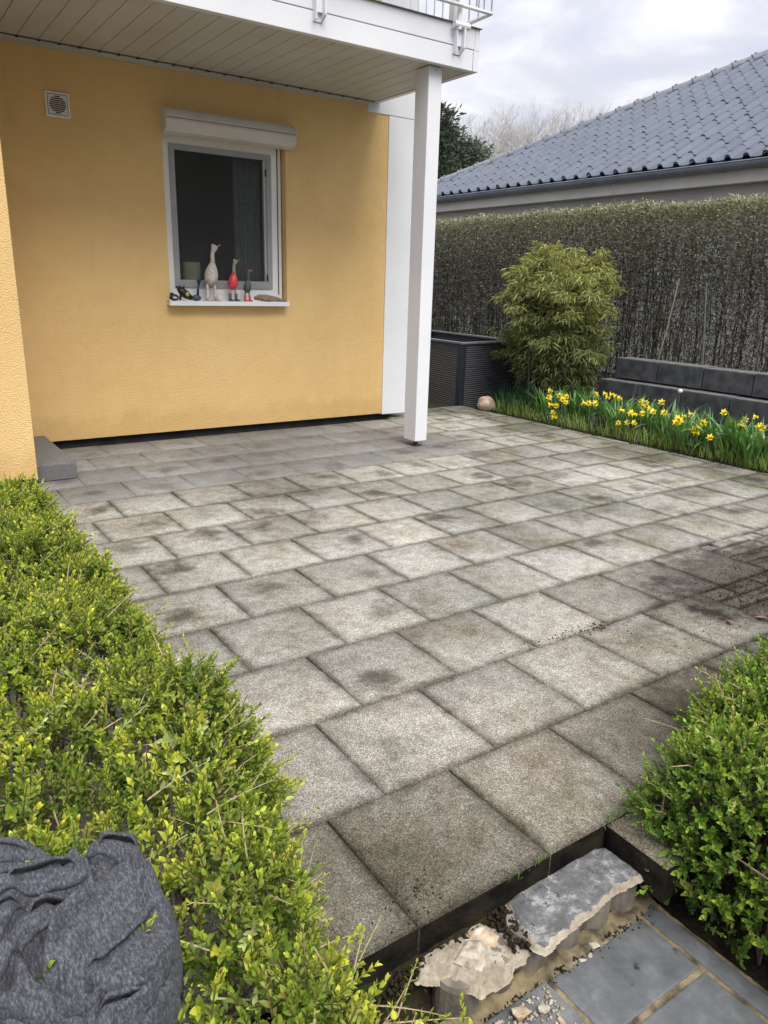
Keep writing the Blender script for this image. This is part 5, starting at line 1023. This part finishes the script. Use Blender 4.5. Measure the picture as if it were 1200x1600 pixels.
dg = (UU*.62+VV_)/np.hypot(.62, 1); cr_ = (UU-.62*VV_)/np.hypot(.62, 1); Z += .0045*vnoise(UU/150, VV_/190, 71)+.0016*vnoise(cr_/120, dg/34, 72)+.0008*vnoise(cr_/60, dg/15, 73)
Z *= .5
for _ in range(40): Z[1:-1, 1:-1] = (Z[1:-1, 1:-1]*2+Z[:-2, 1:-1]+Z[2:, 1:-1]+Z[1:-1, :-2]+Z[1:-1, 2:])/6
poly = [(-450, 70), (0, 75), (100, 98), (210, 100), (340, 150), (430, 178), (520, 150), (640, 92), (700, 78), (840, 92), (920, 140), (965, 235), (1010, 340), (1075, 430), (1110, 560), (1120, 700), (1112, 850), (1080, 960), (1020, 1100), (1000, 1250), (960, 1400), (900, 1750), (-450, 1750)]
dmin = np.full(UU.shape, 1e9); inside = np.zeros(UU.shape, bool)
for i in range(len(poly)):
    a, b_ = poly[i], poly[(i+1) % len(poly)]; dmin = np.minimum(dmin, seg_d(UU, VV_, a, b_)[0]); inside ^= ((a[1] > VV_) != (b_[1] > VV_)) & (UU < (b_[0]-a[0])*(VV_-a[1])/(b_[1]-a[1]+1e-9)+a[0])
sdist = np.where(inside, dmin, -dmin)+5*vnoise(UU/60, VV_/60, 84); q = np.clip(sdist/80, 0, 1); rim = np.sqrt(1-(1-q)**2)
D_ = np.stack([(UU/4-600)/1173.3, -((1280+VV_/4)-800)/1173.3, np.ones_like(UU)], -1)@Mw; tt = (.40-Cv[2])/D_[..., 2]; base = Cv+D_*tt[..., None]
Pc = base+np.array([0, 0, 1.])*(-.085+.075*rim+Z*np.clip(sdist/50, 0, 1)**.5)[..., None]
keep = sdist > -2; idx = np.arange(NG*NG).reshape(NG, NG); F = np.stack([idx[:-1, :-1], idx[1:, :-1], idx[1:, 1:], idx[:-1, 1:]], -1); F = F[keep[:-1, :-1] & keep[1:, :-1] & keep[1:, 1:] & keep[:-1, 1:]].reshape(-1, 4)
used = np.unique(F); rem = np.zeros(NG*NG, int); rem[used] = np.arange(len(used))
GV = [Pc.reshape(-1, 3)[used]]; GF = [rem[F]]; gn = len(used)
u_ax, v_ax = np.linspace(-420, 1135, NG), np.linspace(50, 1700, NG); hz = Pc[..., 2]-.40
def bulk(u, v):
    a = np.clip((u-u_ax[0])/(u_ax[1]-u_ax[0]), 0, NG-1.001); b_ = np.clip((v-v_ax[0])/(v_ax[1]-v_ax[0]), 0, NG-1.001); ia, ib = a.astype(int), b_.astype(int); fa, fb = a-ia, b_-ib
    return hz[ia, ib]*(1-fa)*(1-fb)+hz[ia+1, ib]*fa*(1-fb)+hz[ia, ib+1]*(1-fa)*fb+hz[ia+1, ib+1]*fa*fb
def to_world(u, v, z):
    D2 = np.stack([(u/4-600)/1173.3, -((1280+v/4)-800)/1173.3, np.ones_like(u)], -1)@Mw; t2 = (.40-Cv[2])/D2[..., 2]; P2 = Cv+D2*t2[..., None]; P2[..., 2] = .40+z; return P2
def cloth_fold(poly, R, Wd, lev, seed):
    global gn
    P = np.array(poly, float); n = 90; k = np.concatenate([[0], np.cumsum(np.hypot(*np.diff(P, axis=0).T))]); tt_ = np.linspace(0, k[-1], n); C_ = np.column_stack([np.interp(tt_, k, P[:, 0]), np.interp(tt_, k, P[:, 1])])
    for _ in range(14): C_[1:-1] = (C_[:-2]+2*C_[1:-1]+C_[2:])/4
    T_ = np.gradient(C_, axis=0); T_ /= np.linalg.norm(T_, axis=1, keepdims=True); Nn = np.column_stack([T_[:, 1], -T_[:, 0]])      # towards the side the fold lies on
    s = np.linspace(0, 1, n); ta = np.clip(np.sin(np.pi*s)*2.2, 0, 1)**.7; rs = np.random.default_rng(seed); wob = 1+.22*np.sin(s*9+seed)+.12*np.sin(s*23+2*seed)
    Rl = R*(.35+.65*ta)*wob; mz = 1/4470.
    prof_o = []; prof_z = []
    for o_, z_ in [(2.6, -2.3), (1.6, -2.1)]: prof_o.append(Rl*o_); prof_z.append(Rl*z_*mz)
    for th_ in np.linspace(-90, 90, 13): prof_o.append(Rl*(1-math.cos(R_(th_)))); prof_z.append(Rl*(math.sin(R_(th_))-0)*mz)
    for w in np.linspace(.05, 1, 26):
        prof_o.append(Rl+w*Wd*(.6+.4*ta)); prof_z.append(Rl*mz*(1-1.1*w**1.3)-.016*w**1.5+ta*.0016*np.sin(w*9*(1+.25*np.sin(3*s+seed))+4*s)*(1-w))
    O = np.array(prof_o).T; Zp = np.array(prof_z).T; U2 = C_[:, 0:1]+Nn[:, 0:1]*O; V2 = C_[:, 1:2]+Nn[:, 1:2]*O; edge_z = bulk(C_[:, 0], C_[:, 1])[:, None]; bz = bulk(U2, V2); mixw = np.clip((O-Rl[:, None])/(Wd*.5), 0, 1)
    Zf = edge_z*(1-mixw)+bz*mixw+Zp+lev*(.2+.8*ta)[:, None]*(1-np.clip(O/(Wd+R), 0, 1))-.006*(1-ta)[:, None]
    m_ = O.shape[1]; W_ = to_world(U2, V2, Zf); ii = np.arange(n*m_).reshape(n, m_); GF.append(np.stack([ii[:-1, :-1], ii[1:, :-1], ii[1:, 1:], ii[:-1, 1:]], -1).reshape(-1, 4)+gn); GV.append(W_.reshape(-1, 3)); gn += n*m_
for q_, (pl_, R0_, W0_, lv_) in enumerate([
    (layers[14][0], 34, 190, .004), (layers[9][0], 32, 170, .006), (layers[7][0], 30, 150, .006), (layers[5][0], 36, 170, .004), (layers[11][0], 32, 150, .006), (layers[12][0], 34, 170, .006), (layers[15][0], 34, 170, .006), (layers[10][0], 32, 150, .007), (layers[3][0], 34, 140, .008), (layers[2][0], 36, 150, .010), (layers[4][0], 30, 220, .008), (layers[0][0], 38, 180, .012), (layers[1][0], 34, 330, .016), (layers[6][0], 30, 120, .014), (layers[8][0], 20, 90, .008), (layers[13][0], 24, 80, .006)]): cloth_fold(pl_, R0_*1.45, W0_*.8, lv_*1.7, q_+1)
for q_, (pl_, R0_, W0_, lv_) in enumerate([
    (rv([(300, 900), (330, 800), (380, 700), (470, 620), (600, 540)]), 20, 60, .020), ([(520, 960), (640, 900), (780, 800), (900, 650), (980, 500)], 22, 80, .010), (rv([(880, 1010), (960, 930), (1040, 820), (1085, 700)]), 18, 50, .010), ([(180, 640), (300, 560), (420, 500), (520, 470)], 22, 60, .016), ([(40, 470), (160, 420), (300, 360), (400, 330), (500, 370)], 20, 60, .018), ([(-60, 420), (60, 370), (200, 320), (330, 290)], 22, 70, .010), ([(-100, 720), (-20, 600), (60, 540), (160, 520)], 22, 60, .014), ([(620, 190), (700, 150), (800, 150), (860, 190)], 18, 60, .012), ([(-60, 1000), (-40, 880), (0, 760), (60, 660)], 22, 60, .010), (rv([(330, 1160), (450, 1150), (560, 1090), (620, 1040)]), 24, 70, .012), ([(560, 1200), (680, 1180), (820, 1140), (960, 1060)], 20, 60, .010), ([(-20, 1300), (80, 1290), (200, 1340), (330, 1360)], 24, 80, .010), (rv([(700, 1280), (780, 1200), (880, 1150), (980, 1060)]), 20, 60, .012), ([(-150, 200), (-20, 190), (100, 220), (220, 260)], 24, 80, .008), (rv([(190, 860), (230, 960), (290, 1040), (380, 1070)]), 18, 45, .012), ([(420, 1120), (400, 1010), (420, 900), (480, 800)], 20, 60, .008)]): cloth_fold(pl_, R0_*1.2, W0_, lv_*1.3, q_+31)
o = npmesh('grey_garment', np.vstack(GV), np.vstack(GF), 'grey_marl_fabric', smooth=True); sm = o.modifiers.new('thickness', 'SOLIDIFY'); sm.thickness = .0022; sm.offset = -1
tag(o, 'crumpled dark grey marl garment lying on the box hedge in the lower left', 'garment')
S.render.engine = 'CYCLES'
